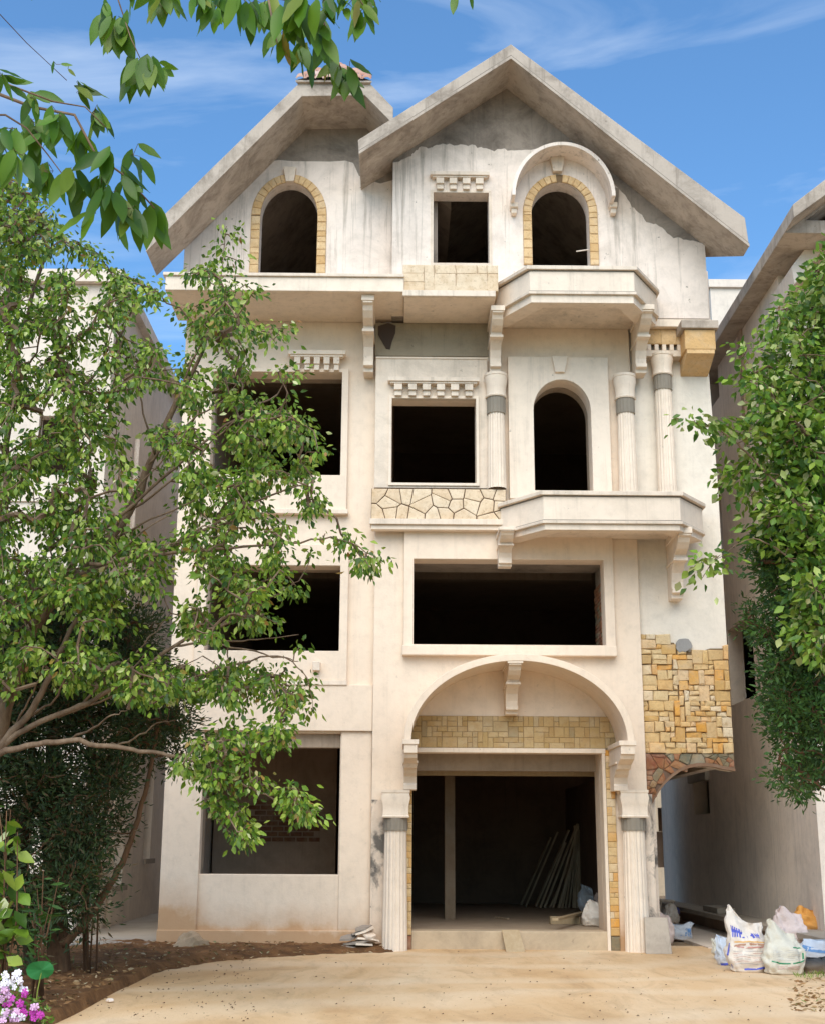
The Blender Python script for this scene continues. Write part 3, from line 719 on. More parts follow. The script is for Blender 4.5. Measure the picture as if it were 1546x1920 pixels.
# red stones over the arch
bound = [(cx0, r[2]-.004)] + [(cx0, U(1215, 1506, YSt)[1])]
redp = [(cx0, r[2]-.004), (cx0, U(1217, 1512, YSt)[1])] + pg(arc_px[:-1], YSt) + [(XR, U(1375, 1446, YSt)[1]), (XR, r[2]-.004)]
rb = bld(M().plate(redp, YSt-.006, YR-.001), 'red_stone_arch', plaster('red_joint', (.16, .09, .06), amt=.4))
zb = U(1217, 1508, YSt)[1]
random.seed(4)
seeds = [(random.uniform(cx0, XR), random.uniform(zb, r[2])) for _ in range(95)]
for cpoly in voronoi([(cx0, zb), (XR, zb), (XR, r[2]-.006), (cx0, r[2]-.006)], seeds):
    mx_, mz_ = sum(p[0] for p in cpoly)/len(cpoly), sum(p[1] for p in cpoly)/len(cpoly)
    if inpoly(mx_, mz_, redp) and all(inpoly(a*.45+mx_*.55, b_*.45+mz_*.55, redp) for a, b_ in cpoly):
        stone_obj('stone', cpoly, YSt-.006, random.uniform(.012, .03), m_red, rb, gap=.004)
apts = []
for k in range(len(arc_px)-1):
    (a0_, b0_), (a1_, b1_) = arc_px[k], arc_px[k+1]
    apts.append((a0_, b0_))
apts.append(arc_px[-1])
ai = pg(apts, YSt-.05); av = [(x, YSt-.055, z) for x, z in ai] + [(x+.0, YSt-.055, z+.055) for x, z in ai] + [(x, YR+.0, z-.004) for x, z in ai]
na = len(ai)
bld(M().add(av, [f for k in range(na-1) for f in ((k, k+1, na+k+1, na+k), (k, 2*na+k, 2*na+k+1, k+1))]), 'arch_rim', plaster('rim_brown', (.22, .12, .07), amt=.4))
# crazy-paved parapet (left of lower balcony)
YB = YC-.22
q = rc(696, 917, 948, 975, YB); 
pp = bld(M().box(q[0], q[1], YB, YC-.101, q[2], q[3]), 'parapet', m_jointp)
random.seed(9)
nxs = 10
seeds = [(q[0]+(i+.5+random.uniform(-.35, .35))*(q[1]-q[0])/nxs, q[2]+(j+.5+random.uniform(-.42, .42))*(q[3]-q[2])/3) for i in range(nxs) for j in range(3) if random.random() < .86]
for cpoly in voronoi([(q[0], q[2]), (q[1], q[2]), (q[1], q[3]), (q[0], q[3])], seeds):
    stone_obj('stone', cpoly, YB, .02, m_crazy, pp, gap=.008, rough=.003)
q2 = rc(695, 976, 935, 984, YB-.05)
bld(M().box(q[0]-.02, q2[1]+.1, YB-.09, YC-.002, q2[2], q[2]-.001), 'parapet_ledge', m_aged, bevel=.006)
bld(M().box(q[0]-.0, q2[1]+.05, YB-.04, YC-.102, U(800, 994, YB)[1], q2[2]-.001), 'parapet_ledge', m_trim, bevel=.006)

# balconies -------------------------------------------------------------
def balcony(xs, ys, zt, zb_, beam_h, mat_soff):
    # xs: outline (x, y) front polygon from left wall to right wall; wall behind at YC
    out = xs; cap = []
    prs = [(x, y) for x, y in out] + [(out[-1][0], YC-.01), (out[0][0], YC-.01)]
    def pris(poly, z0, z1):
        n = len(poly); tris = tessellate_polygon([[Vector((a, b_, 0)) for a, b_ in poly]])
        vs = [(a, b_, z0) for a, b_ in poly]+[(a, b_, z1) for a, b_ in poly]; fs = []
        for a, b_, c_ in tris: fs += [(a, c_, b_), (a+n, b_+n, c_+n)]
        fs += [(i, (i+1) % n, n+(i+1) % n, n+i) for i in range(n)]
        mm = M().add(vs, fs); return mm
    def off(poly, d):
        cx = sum(p[0] for p in poly)/len(poly); res = []
        for x, y in poly:
            res.append((x+(d if x > cx else -d), y-d if y < YC-.05 else y))
        return res
    def fix(mm):
        return mm
    # fascia wall as solid with hollow top; soffit recessed behind a downstand lip
    def recalc(o):
        import bmesh
        bm = bmesh.new(); bm.from_mesh(o.data); bmesh.ops.recalc_face_normals(bm, faces=bm.faces); bm.to_mesh(o.data); bm.free()
    o = bld(pris(prs, zb_+.05, zt-.07), 'balcony_fascia', m_trim, bevel=.01); recalc(o)
    o = bld(pris(off(prs, .05), zt-.068, zt), 'balcony_cap', m_aged, bevel=.01); recalc(o)
    o = bld(pris(off(prs, .025), zb_, zb_+.048), 'balcony_lip', m_aged, bevel=.006); recalc(o)
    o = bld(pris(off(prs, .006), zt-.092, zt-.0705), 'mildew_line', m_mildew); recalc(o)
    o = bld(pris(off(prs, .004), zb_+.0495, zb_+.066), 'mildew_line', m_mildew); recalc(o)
    ring_o = off(prs, -.02); ring_i = off(prs, -.24)
    # downstand ring
    n = 4
    A = ring_o[:len(out)]; Bq = ring_i[:len(out)]
    Bq = [(x, y) for x, y in Bq]
    mm = M(); k = len(A)
    vs = [(x, y, z) for z in (zb_-beam_h, zb_-.001) for arr in (A, Bq) for x, y in arr]
    fs = []
    for i in range(k-1):
        fs += [(i, i+1, k+i+1, k+i), (2*k+i, 3*k+i, 3*k+i+1, 2*k+i+1), (i, 2*k+i, 2*k+i+1, i+1), (k+i, k+i+1, 3*k+i+1, 3*k+i)]
    mm.add(vs, fs); o = bld(mm, 'balcony_beam', mat_soff); recalc(o)
# upper
YB1 = -1.63
xa = U(992, 499, YB1)[0]; xb = U(1187, 501, YB1)[0]; ztu = U(1090, 500, YB1)[1]; zbu = U(1090, 552, YB1)[1]
xla = U(924, 540, -.76)[0]; xra = U(1228, 546, -.66)[0]
balcony([(xla, YC-.01-.0), (xla, -.76), (xa, YB1), (xb, YB1), (xra, -.70), (xra, YC-.01)][1:-1], None, ztu, zbu, .14, m_trim)
YB2 = -1.2-.05
xa2 = U(1018, 924, YB2)[0]; xb2 = U(1273, 924, YB2)[0]; zt2 = U(1140, 922, YB2)[1]; zb2 = U(1140, 982, YB2)[1]
xl2 = U(938, 960, -.42)[0]; xr2 = U(1315, 956, -.47)[0]
balcony([(xl2, -.42), (xa2, YB2), (xb2, YB2), (xr2, -.50)], None, zt2, zb2, .10, m_trim)

# corbels under balconies
h = zbu-U(925, 702, YC-.15)[1]
corbel(U(928, 640, -.5)[0], .19, zbu-.002, h, 1.0, YC-.001)
corbel(U(1195, 640, -.5)[0]+.04, .19, zbu-.002, h, 1.1, YC-.001, m_trim)
h2 = zb2-U(1270, 1126, YR-.1)[1]
corbel(U(1268, 1060, -.5)[0]+.03, .2, zb2-.002, h2, 1.05, YR-.001, m_trim)
corbel(U(945, 1020, -.4)[0], .22, zb2-.002, .55, .75, YC-.101, m_trim)

# round fluted columns -------------------------------------------------
def column(xc, yc, z0, zsh, zcap, zt, r0, r1, rcap, round_cap=True, bw=True):
    n = 48; mm = M(); vs = []; fs = []
    for k, (z, rr) in enumerate(((z0, r0), (zsh, r1))):
        for i in range(n):
            an = 2*math.pi*i/n; fl = 1-.075*(1 if i % 3 == 1 else (.2 if i % 3 == 2 else 0)); vs.append((xc+rr*fl*math.cos(an), yc+rr*fl*math.sin(an), z))
    for i in range(n): fs.append((i, (i+1) % n, n+(i+1) % n, n+i))
    col = bld(mm.add(vs, fs), 'column_shaft', m_trim if not round_cap else m_trim)
    # neck band with ridges
    n = 36; vs = []; fs = []
    for z, rr in ((zsh, r1+.012), (zcap, r1+.012)):
        for i in range(n):
            an = 2*math.pi*i/n; vs.append((xc+(rr+(.007 if i % 2 else 0))*math.cos(an), yc+(rr+(.007 if i % 2 else 0))*math.sin(an), z))
    fs = [(i, (i+1) % n, n+(i+1) % n, n+i) for i in range(n)] + [tuple(range(n-1, -1, -1)), tuple(range(n, 2*n))]
    bld(M().add(vs, fs), 'column_band', m_greyband)
    # capital
    H = zt-zcap
    prof = [(0, r1+.035), (.05, r1+.045), (.09, r1+.03), (.13, r1+.03), (.18, r1+.025), (.45, r1+.03), (.7, r1+.055), (.88, rcap-.01), (.90, rcap), (1, rcap)]
    vs = []; n = 32 if round_cap else 4
    for f, rr in prof:
        for i in range(n):
            if round_cap: an = 2*math.pi*i/n; vs.append((xc+rr*math.cos(an), yc+rr*math.sin(an), zcap+H*f))
            else:
                sx_, sy_ = ((-1, -1), (1, -1), (1, 1), (-1, 1))[i]; vs.append((xc+rr*sx_, yc+rr*sy_*.9, zcap+H*f))
    fs = [(k*n+i, k*n+(i+1) % n, (k+1)*n+(i+1) % n, (k+1)*n+i) for k in range(len(prof)-1) for i in range(n)]
    fs += [tuple(range(n-1, -1, -1)), tuple((len(prof)-1)*n+i for i in range(n))]
    bld(M().add(vs, fs), 'column_capital', m_trim, autosm=35)
yc = YC-.14
for (xp, yt, ycap, yband, ybot, Yw) in ((929, 703, 747, 777, 917, YC-.14), (1171, 705, 750, 777, 945, YC-.14), (1241, 666, 706, 733, 935, YR-.16)):
    X = U(xp, yt+40, Yw)[0]
    column(X, Yw, U(xp, ybot, Yw)[1], U(xp, yband, Yw)[1], U(xp, ycap, Yw)[1], U(xp, yt, Yw)[1], .165, .145, .205)
# porch columns
for (xp, Yw) in ((742, YC-.22), (1181+4, YC-.22)):
    X = U(xp, 1500, Yw)[0]
    column(X, Yw, -.02, U(xp, 1558, Yw)[1], U(xp, 1534, Yw)[1], U(xp, 1482, Yw)[1], .20, .175, .225, round_cap=False)
# arch canopy
YH = -1.3
hx0, hx1, _, _ = rc(758, 1230, 1186, 1385, YH); zs_ = U(970, 1388, YH)[1]; zt_ = U(968, 1226, YH)[1]
curved_hood(hx0, hx1, zs_, zt_, .11, YH, YC-.001, 'arch_hood', m_plaster, n=56)
hz = zs_-U(757, 1481, YC-.3)[1]
PD = [(0, 0), (1, 0), (1, -.28), (.96, -.30), (.93, -.38), (.70, -.48), (.66, -.56), (.50, -.58), (.46, -.66), (.38, -.72), (.34, -.86), (.36, -.9), (.36, -1.0), (0, -1.0)]
corbel(hx0+.10, .20, zs_-.002, hz, 1.2, YC-.001, m_trim, PD)
corbel(hx1-.12, .22, zs_-.002, hz, 1.2, YC-.001, m_trim, PD)
zk = U(965, 1236, YH)[1]
kz = zk-U(957, 1343, YC-.2)[1]
corbel(U(961, 1290, -.8)[0], .20, zk+.02, kz, 1.12, YC-.001, m_trim)
# stone frieze over the door and strips beside it
YF = YC-.012
q = rc(768, 1343, 1150, 1403, YF)
fz = bld(M().box(q[0]+.02, q[1]+.10, YF, YC-.001, q[2], q[3]), 'stone_frieze', m_joint)
random.seed(33)
for s_ in ashlar(q[0]+.02, q[1]+.10, q[2], q[3], .085, vert=.35):
    stone_obj('stone', s_, YF, random.uniform(.01, .025), m_stoned, fz, gap=.003, rough=.003)
# door frame
df = M(); a0, a1, c0, c1 = o_door
bld(M().box(a0-.02, a1+.06, YC-.04, YC-.002, c1, q[2]-.002), 'door_frame', m_trim, bevel=.005)
bld(M().box(a1+.0, a1+.20, YC+.3, YC+.85, -.1, c1+.05), 'door_reveal', m_plaster)
bld(M().box(a0-.2, a0-.001, YC+.3, YC+.85, -.1, c1+.05), 'door_reveal', m_plaster)
bld(M().box(a1+.001, a1+.05, YC-.03, YC-.001, -.1, c1-.001), 'door_frame', m_trim)
for (xa_, xb_, nm) in ((a0-.115, a0-.002, 'l'), (a1+.055, a1+.20, 'r')):
    zz1 = q[2]-.01
    sb = bld(M().box(xa_, xb_, YC-.015, YC-.001, .0, zz1), 'stone_strip', m_joint)
    z = .22
    while z < zz1-.03:
        h = min(random.uniform(.07, .16), zz1-z)
        if random.random() < .35:
            xm_ = xa_+(xb_-xa_)*random.uniform(.4, .6)
            for u, v_ in ((xa_, xm_), (xm_, xb_)): stone_obj('stone', [(u, z), (v_, z), (v_, z+h), (u, z+h)], YC-.015, random.uniform(.012, .03), m_stone, sb, gap=.002, rough=.002)
        else: stone_obj('stone', [(xa_, z), (xb_, z), (xb_, z+h), (xa_, z+h)], YC-.015, random.uniform(.012, .03), m_stone, sb, gap=.002, rough=.002)
        z += h
    stone_obj('stone', [(xa_, 0), (xb_, 0), (xb_, .21), (xa_, .21)], YC-.015, .03, m_red, sb, gap=.002)
# stained piers beside the porch columns
bld(M().box(XPL+.0, U(722, 1600, YC-.03)[0], YC-.03, YC-.001, -.1, U(710, 1500, YC)[1]), 'stained_strip', m_stained)
bld(M().box(U(1207, 1600, YC-.1)[0], U(1226, 1600, YC-.1)[0], YC-.1, YC+.2, -.1, U(1215, 1490, YC)[1]), 'stained_strip', m_stained)
# door step
zst = U(960, 1746, YC-.02)[1]
bld(M().box(a0-.0, a1+.05, YC+.0, YL+.31, -.1, zf[0]+.004), 'door_step', plaster('step_concrete', (.52, .40, .27), dirt=(.25, .19, .13), amt=.5, streak=0), bevel=.015)
# upper right entablature
q = rc(1215, 598, 1300, 612, YR-.35)
bld(M().box(U(1216, 600, YR-.35)[0], 5.46, YR-.35, YR-.001, q[2], q[3]), 'entablature_ledge', m_trim, bevel=.008)
q3 = rc(1215, 613, 1285, 646, YR-.22)
eb = bld(M().box(q3[0]-.05, q3[1]+.1, YR-.22, YR-.002, q3[2], q[2]-.002), 'entablature', m_joint)
for k in range(3):
    w = (q3[1]-q3[0]+.15)/3
    stone_obj('stone', [(q3[0]-.05+k*w, q3[2]), (q3[0]-.05+(k+1)*w, q3[2]), (q3[0]-.05+(k+1)*w, q[2]-.004), (q3[0]-.05+k*w, q[2]-.004)], YR-.22, .02, m_stone2, eb, gap=.002)
q4 = rc(1212, 647, 1288, 657, YR-.22)
en = bld(M().box(q4[0]-.05, q4[1]+.05, YR-.14, YR-.003, q4[2]-.0, q3[2]-.002), 'dentil_band', m_greyband)
for k in range(5):
    xx = q4[0]+.0+k*.135
    M().box(xx, xx+.07, YR-.24, YR-.141, q4[2], q3[2]-.003).build('dentil', m_trim, en, bevel=.004)
q5 = rc(1205, 658, 1320, 666, YR-.24)
bld(M().box(q5[0], 5.46, YR-.24, YR-.004, q5[2]-.02, q4[2]-.002), 'entablature_ledge', m_aged, bevel=.006)
qb = rc(1283, 617, 1341, 655, YR-.6)
cb = bld(M().box(qb[0], qb[1], YR-.6, YR+.2, qb[2], qb[3]), 'corner_block', m_stone2, bevel=.02)
bld(M().box(qb[0]-.06, qb[1]+.05, YR-.66, YR+.2, qb[3]+.002, U(1300, 601, YR-.62)[1]), 'block_cap', m_roof, bevel=.01)
wdg = M().plate([(YR-.6, qb[2]-.002), (YR-.002, qb[2]-.002), (YR-.002, qb[2]-.28), (YR-.12, qb[2]-.25), (YR-.5, qb[2]-.10), (YR-.6, qb[2]-.07)], qb[0]+.03, qb[1]-.03, axis='X')
bld(wdg, 'block_bracket', m_stone2)
# right hood foot brackets
for px_ in (963, 1149):
    X = U(px_, 385, YU-.15)[0]; zt0 = U(px_, 372, YU-.2)[1]
    bld(M().box(X-.07, X+.07, YU-.2, YU-.013, zt0-.16, zt0-.06).box(X-.05, X+.05, YU-.15, YU-.013, zt0-.26, zt0-.161), 'hood_foot', m_trim, bevel=.015)
bld(M().plate(pg([(1147, 350), (1160, 352), (1158, 384), (1145, 384)], YU-.08), YU-.08, YU-.013), 'hood_block', m_cement, bevel=.006)
# rod in attic arch, light box on the wall
bld(M().tube([(o_au[1]-.0, YU+.1, U(1100, 463, YU)[1]), (o_au[1]-.22, YU+.15, U(1080, 464, YU)[1])], .012), 'rod', m_neigh_l)
qx = rc(586, 1240, 600, 1257, YL-.2)
tag(M().box(qx[0], qx[1], YL-.2, YL-.081, qx[2], qx[3]).build('light_box', m_trim, bevel=.01), 'small cream box fixed to the wall below the first floor window', 'light fitting')

# ================================================================== NEIGHBOURS
XN = 6.5
yn = US(1536, 1600, XN)[0]                       # near corner of the side wall
nb = thing('neighbour_house', (9, 5, 0), 'grey unfinished house on the right whose blank side wall faces the passage', 'house')
def nbd(mm, name, mat, **k): return mm.build(name, mat, nb, **k)
def nrect(x0, y0, x1, y1):                       # opening in the side wall from its photo corners
    ya = US(x0, (y0+y1)/2, XN)[0]; yb_ = US(x1, (y0+y1)/2, XN)[0]
    zb_ = US((x0+x1)/2, y1, XN)[1]; zt__ = US((x0+x1)/2, y0, XN)[1]
    return [(yb_, zb_), (ya, zb_), (ya, zt__), (yb_, zt__)]
XE = 6.15
YNE = US(1246, 1600, XN)[0]
ye, zn = US(1485, 384, XE)
zn_b = US(1485, 412, XE)[1]
holes = [nrect(1300, 1464, 1329, 1527), nrect(1366, 1165, 1413, 1315), nrect(1336, 905, 1353, 1050), nrect(1323, 690, 1347, 762)]
nbd(M().plate([(yn, -.2), (YNE, -.2), (YNE, zn-.1), (yn, zn-.1)], XN, XN+.3, holes, axis='X'), 'side_wall', m_neigh)
nbd(M().box(XN, XN+6, YNE, YNE+.2, -.2, zn), 'back_wall', m_neigh_l)
nbd(M().box(XN+6, XN+6.2, yn, YNE, -.2, zn), 'side_wall', m_inner)
for z in (3.4, 6.8, 10.1): nbd(M().box(XN+.31, XN+5.9, yn+.3, YNE-.05, z, z+.15), 'floor', m_inner)
nbd(M().box(XE, XN+6, ye+.502, YNE+.4, zn_b, zn), 'eave_beam', m_roof, bevel=.01)
fr = [(XE, zn_b), (XE, zn), (XE+3.2, zn+2.6), (XE+6.4, zn), (XE+6.4, zn_b), (XE+3.2, zn+2.2)]
nbd(M().plate(fr, ye-.02, ye+.5), 'gable_roof', m_roof, bevel=.01)
nbd(M().plate([(XE+.3, zn-2.5), (XE+6.1, zn-2.5), (XE+6.1, zn-.1), (XE+3.2, zn+2.0), (XE+.3, zn-.1)], yn+2.4, yn+2.6), 'attic_wall', m_inner)
nbd(M().plate([(XE+.3, zn-.05), (XE+3.2, zn+2.2), (XE+6.1, zn-.05), (XE+6.1, zn+.1), (XE+3.2, zn+2.38), (XE+.3, zn+.08)], ye+.5, yn+2.8), 'roof', m_roof)
# front wall: column then opening
zo = US(1470, 600, XN)[1]
nbd(M().box(XN+.302, XN+.6, yn+.003, yn+.3, zo-1.19, zn_b-.01), 'corner_post', m_neigh)
nbd(M().box(XN+.302, XN+6, yn+.003, yn+.3, -.2, zo-1.2), 'front_wall', m_neigh)
# lower, nearer porch gable beam
p0 = U(1483, 500, yn-1.0); p1 = U(1489, 532, yn-1.0); p2 = U(1600, 395, yn-1.0); p3 = U(1600, 345, yn-1.0)
nbd(M().plate([p1, p2, p3, p0], yn-1.0, yn+.1), 'porch_rake', m_neigh_l, bevel=.01)
# drip hood over the small window, side ledge
h = holes[0]
nbd(M().box(XN-.10, XN-.001, h[0][0]-.12, h[1][0]+.12, h[2][1]-.02, h[2][1]+.22), 'window_hood', m_slab, bevel=.01)
for hh in holes:
    ya, yb_ = hh[0][0], hh[1][0]; za_, zb_ = hh[0][1], hh[2][1]
    nbd(M().box(XN+.22, XN+.28, min(ya, yb_)+.0, min(ya, yb_)+.12, za_, zb_), 'window_frame', m_slab)
    nbd(M().box(XN+.301, XN+1.6, min(ya, yb_)-.4, max(ya, yb_)+.4, za_-.4, za_-.3), 'window_back', m_inner)
# parapet of a roof behind
pb_ = rc(1333, 526, 1420, 640, 14.5)
tag(M().box(pb_[0], pb_[1], 14.5, 18, pb_[2]-12, pb_[3]-.25).box(pb_[0]-.06, pb_[1], 14.4, 18, pb_[3]-.248, pb_[3]).build('roof_parapet', m_neigh_l), 'pale parapet box on a roof seen between the two houses on the right', 'parapet')
# plastic stool far down the passage
sx_, sy_ = rc(1231, 1655, 1245, 1690, 7.5)[0:2]; cxs = (sx_+sx_+.36)/2
stl = thing('stool', (cxs, 7.5, .02), 'small pale plastic stool standing far down the right passage', 'stool')
M().box(cxs-.17, cxs+.17, 7.33, 7.67, .44, .48).build('seat', m_trim, stl, bevel=.01)
for a_, b__ in ((-1, -1), (1, -1), (1, 1), (-1, 1)): M().tube([(cxs+a_*.13, 7.5+b__*.13, .44), (cxs+a_*.19, 7.5+b__*.19, .02)], .018, 5).build('leg', m_trim, stl)
# raised concrete walkway along the side wall, hollow beneath
yl0 = US(1290, 1690, 6.0)[0]
lg = thing('side_ledge', (6.2, 2, 0), 'raised concrete walkway with a dark hollow beneath along the grey side wall', 'walkway')
M().box(5.95, XN-.001, -9.5, 11, .27, .36).build('slab', m_slab, lg, bevel=.01)
M().box(6.25, XN-.001, -9.5, 11, -.1, .269).build('footing', m_inner, lg)
M().box(6.05, 6.4, 4.0, 5.2, .361, .47).build('curb_block', m_slab, lg, bevel=.01)
# far building at the end of the right passage
m_warm = plaster('warm_far_wall', (.80, .62, .42), dirt=(.4, .3, .2), amt=.3)
fb = thing('far_house', (7, 24, 0), 'cream house with a dark window glimpsed at the end of the right passage', 'house')
w0 = rc(1233, 1515, 1243, 1560, 24)
M().plate([(0.0, -.2), (14.0, -.2), (14.0, 11.5), (0.0, 11.5)], 24, 24.3, [rpoly(w0), rpoly((w0[0]-.2, w0[1]+.4, .9, 2.1))]).build('wall', m_warm, fb)  # upper wall is out of view, raised to block blue sky light
M().box(.2, 13.8, 25, 25.1, -.2, 11.3).build('room_back', m_inner, fb)
# left neighbour
XW, YW = -5.45, 1.0
ln = thing('left_neighbour_house', (-8, 6, 0), 'cream neighbouring house with tall dark side windows behind the left tree', 'house')
zwl = U(30, 532, YW)[1]
def lrect(x0, y0, x1, y1):
    ya = US(x0, (y0+y1)/2, XW)[0]; yb_ = US(x1, (y0+y1)/2, XW)[0]; zb_ = US((x0+x1)/2, y1, XW)[1]; zt__ = US((x0+x1)/2, y0, XW)[1]
    return [(ya, zb_), (yb_, zb_), (yb_, zt__), (ya, zt__)]
lh = [lrect(212, 1520, 232, 1660), lrect(272, 1430, 286, 1610)]
M().plate([(YW, -.2), (16, -.2), (16, zwl), (YW, zwl)], XW-.25, XW, lh, axis='X').build('side_wall', m_neigh_l, ln)
fw = [rpoly(rc(60, 1500, 130, 1640, YW)), rpoly(rc(52, 1130, 128, 1240, YW)), rpoly(rc(70, 780, 138, 890, YW))]
M().plate([(-14, -.2), (XW-.252, -.2), (XW-.252, zwl), (-14, zwl)], YW, YW+.25, fw).build('front_wall', m_neigh_l, ln, bevel=.01)
M().box(-14, XW+.15, YW-.15, 16, zwl+.002, zwl+.25).build('roof', m_neigh_l, ln)
M().box(-14, XW-.26, YW+4, YW+4.2, -.2, zwl-.31).build('inner_wall', m_inner, ln)
for z in (3.9, 7.6): M().box(-14, XW+.04, YW-.05, YW-.001, z, z+.14).box(XW+.001, XW+.05, YW, 16, z, z+.14).build('floor_band', m_neigh_l, ln)
for z in (3.7, 7.4): M().box(-14, XW-.26, YW+.26, 15.9, z, z+.15).build('floor', m_inner, ln)
for hh in lh: M().box(XW+.051, XW+.1, hh[0][0]-.1, hh[1][0]+.1, hh[0][1]-.1, hh[0][1]).build('window_sill', m_slab, ln)
M().tube([(XW+.09, 3.2, .0), (XW+.09, 3.2, 9.5)], .05, 8).build('drain_pipe', m_neigh, ln, smooth=True)
tag(M().box(-5.1, -4.0, 13.5, 13.8, -.2, 2.6).box(-5.0, -4.1, 9.5, 10.0, .1, 1.1).build('yard_wall', m_neigh), 'low grey wall closing the narrow passage left of the house', 'wall')

# ================================================================== THINGS AT THE DOOR
def timber(p0, p1, w, t, name, mat, label, cat, group=None):
    a, b_ = Vector(p0), Vector(p1); d = b_-a; l = d.length
    mm = M().box(-w/2, w/2, -t/2, t/2, 0, l)
    o = mm.build(name, mat, origin=(0, 0, 0)); o.location = a; o.rotation_euler = d.to_track_quat('Z', 'Y').to_euler(); return tag(o, label, cat, group)
random.seed(8)
poles = [((975, 1698), (1035, 1570)), ((985, 1700), (1046, 1560)), ((1003, 1700), (1070, 1556)), ((1012, 1702), (1060, 1580)), ((1020, 1702), (1083, 1550)), ((1030, 1702), (1078, 1590)), ((1036, 1703), (1092, 1548)), ((1046, 1703), (1094, 1568)), ((1052, 1703), (1098, 1552)), ((1060, 1703), (1100, 1545)), ((1066, 1703), (1106, 1560)), ((1076, 1703), (1108, 1548)), ((1083, 1703), (1112, 1552)), ((1090, 1703), (1114, 1545)), ((1096, 1703), (1118, 1556)), ((1102, 1703), (1120, 1548)), ((1108, 1703), (1121, 1560))]
for i, (a, b_) in enumerate(poles):
    xa_, ya_ = G(a[0], a[1], zf[0]+.01)
    xt, zt__ = U(b_[0], b_[1], ya_+random.uniform(-.3, .1))
    timber((xa_, ya_, zf[0]+.012), (min(xt, 3.92), ya_+random.uniform(-.1, .25), zt__), random.choice([.07, .09, .14]), .04, 'timber_pole', m_wood,
           ('leftmost and most slanted timber batten of the bundle leaning inside the doorway' if i == 0 else 'rightmost nearly upright timber batten of the bundle leaning inside the doorway' if i == len(poles)-1 else 'grey timber batten in the middle of the bundle leaning inside the doorway'), 'timber', 'timber battens leaning inside the doorway')
def flatplank(px0, py0, px1, py1, w, h, z, label, mat=m_plank):
    a = G(px0, py0, z); b_ = G(px1, py1, z); d = Vector((b_[0]-a[0], b_[1]-a[1], 0)); l = d.length
    o = M().box(0, l, -w/2, w/2, 0, h).build('plank', mat, bevel=.004, origin=(0, 0, 0)); o.location = (a[0], a[1], z); o.rotation_euler = (0, 0, math.atan2(d.y, d.x)); return tag(o, label, 'plank')
flatplank(1030, 1733, 1086, 1733, .12, .13, zf[0]+.002, 'thick pale board lying on the floor just inside the doorway')
flatplank(1040, 1727, 1100, 1712, .1, .04, zf[0]+.15, 'thin brown plank resting on top of the thick pale board')
flatplank(928, 1722, 952, 1725, .04, .03, zf[0]+.002, 'short dark stick alone on the dusty floor of the doorway', m_wood)
# ramp board against the step
ra = G(944, 1779, .0); rb_ = G(974, 1779, .0)
rz_ = zf[0]+.03
yr1 = YC-.03
mm = M().add([(ra[0]-.02, yr1-.38, .01), (rb_[0]+.02, yr1-.38, .01), (rb_[0]-.04, yr1, rz_), (ra[0]-.06, yr1, rz_),
              (ra[0]-.02, yr1-.38, -.03), (rb_[0]+.02, yr1-.38, -.03), (rb_[0]-.04, yr1, rz_-.05), (ra[0]-.06, yr1, rz_-.05)],
             [(0, 1, 2, 3), (7, 6, 5, 4), (0, 4, 5, 1), (1, 5, 6, 2), (2, 6, 7, 3), (3, 7, 4, 0)])
tag(mm.build('ramp_board', m_plank, bevel=.006), 'short tan board sloping up against the middle of the door step', 'board')
# concrete slab leaning on the right porch column
sx0 = G(1186, 1779)[0]; sx1 = G(1233, 1779)[0]; sy = -.84
zt__ = U(1208, 1722, sy+.12)[1]
mm = M(); n = 7
o_ = [(sx0, sy, 0), (sx1, sy, 0), (sx1-.02, sy+.16, zt__), (sx0+.03, sy+.18, zt__+.005)]
vs = [Vector(p) for p in o_] + [Vector(p)+Vector((0, .07, .01)) for p in o_]
mm.add(vs, [(0, 1, 2, 3), (7, 6, 5, 4), (0, 4, 5, 1), (1, 5, 6, 2), (2, 6, 7, 3), (3, 7, 4, 0)])
tag(mm.build('concrete_slab', plaster('broken_slab', (.46, .38, .30), dirt=(.2, .17, .13), amt=.6), bevel=.015), 'square grey concrete slab leaning on the foot of the right porch column', 'slab')

# sacks ---------------------------------------------------------------
def sackmat(name, base, weave=.3, dirty=.35):
    m, t, b = newmat(name, .7); p = t.nodes.new('ShaderNodeTexCoord').outputs['Object']
    c = mixc(t, ramp(t, nz(t, p, 6, 7, .65), [(.4, G3(0)), (.8, G3(dirty))]), base, tuple(x*.5 for x in base))
    s_ = t.nodes.new('ShaderNodeSeparateXYZ'); t.links.new(p, s_.inputs[0])
    c = mixc(t, ramp(t, s_.outputs['Z'], [(0, G3(.5)), (.16, G3(0))]), c, (.45, .30, .17))
    t.links.new(c, b.inputs['Base Color']); bump(t, b, nz(t, p, 9, 6, .6), .6, .04); return m
m_sackw = sackmat('white_woven_plastic', (.74, .66, .58)); m_sackg = sackmat('greenish_woven_plastic', (.66, .62, .52)); m_sacko = sackmat('orange_woven_plastic', (.72, .34, .08))
m_sackb = sackmat('pale_blue_woven_plastic', (.60, .65, .72)); m_sackd = sackmat('dark_plastic', (.06, .065, .07)); m_sackp = sackmat('pinkish_woven_plastic', (.68, .55, .50)); m_tarp = sackmat('blue_plastic', (.04, .10, .45))
def printmat(name, c): m, t, b = newmat(name, .6); b.inputs['Base Color'].default_value = (*c, 1); return m
p_blue = printmat('blue_print', (.10, .12, .50)); p_green = printmat('green_print', (.03, .25, .12)); p_red = printmat('faded_red_print', (.52, .26, .22)); p_brown = printmat('brown_print', (.42, .24, .16)); p_grey = printmat('grey_print', (.40, .38, .40)); p_pink = printmat('dark_pink_print', (.45, .10, .13)); p_lb = printmat('light_blue_print', (.15, .30, .55)); p_tan = printmat('orange_print', (.70, .42, .18))
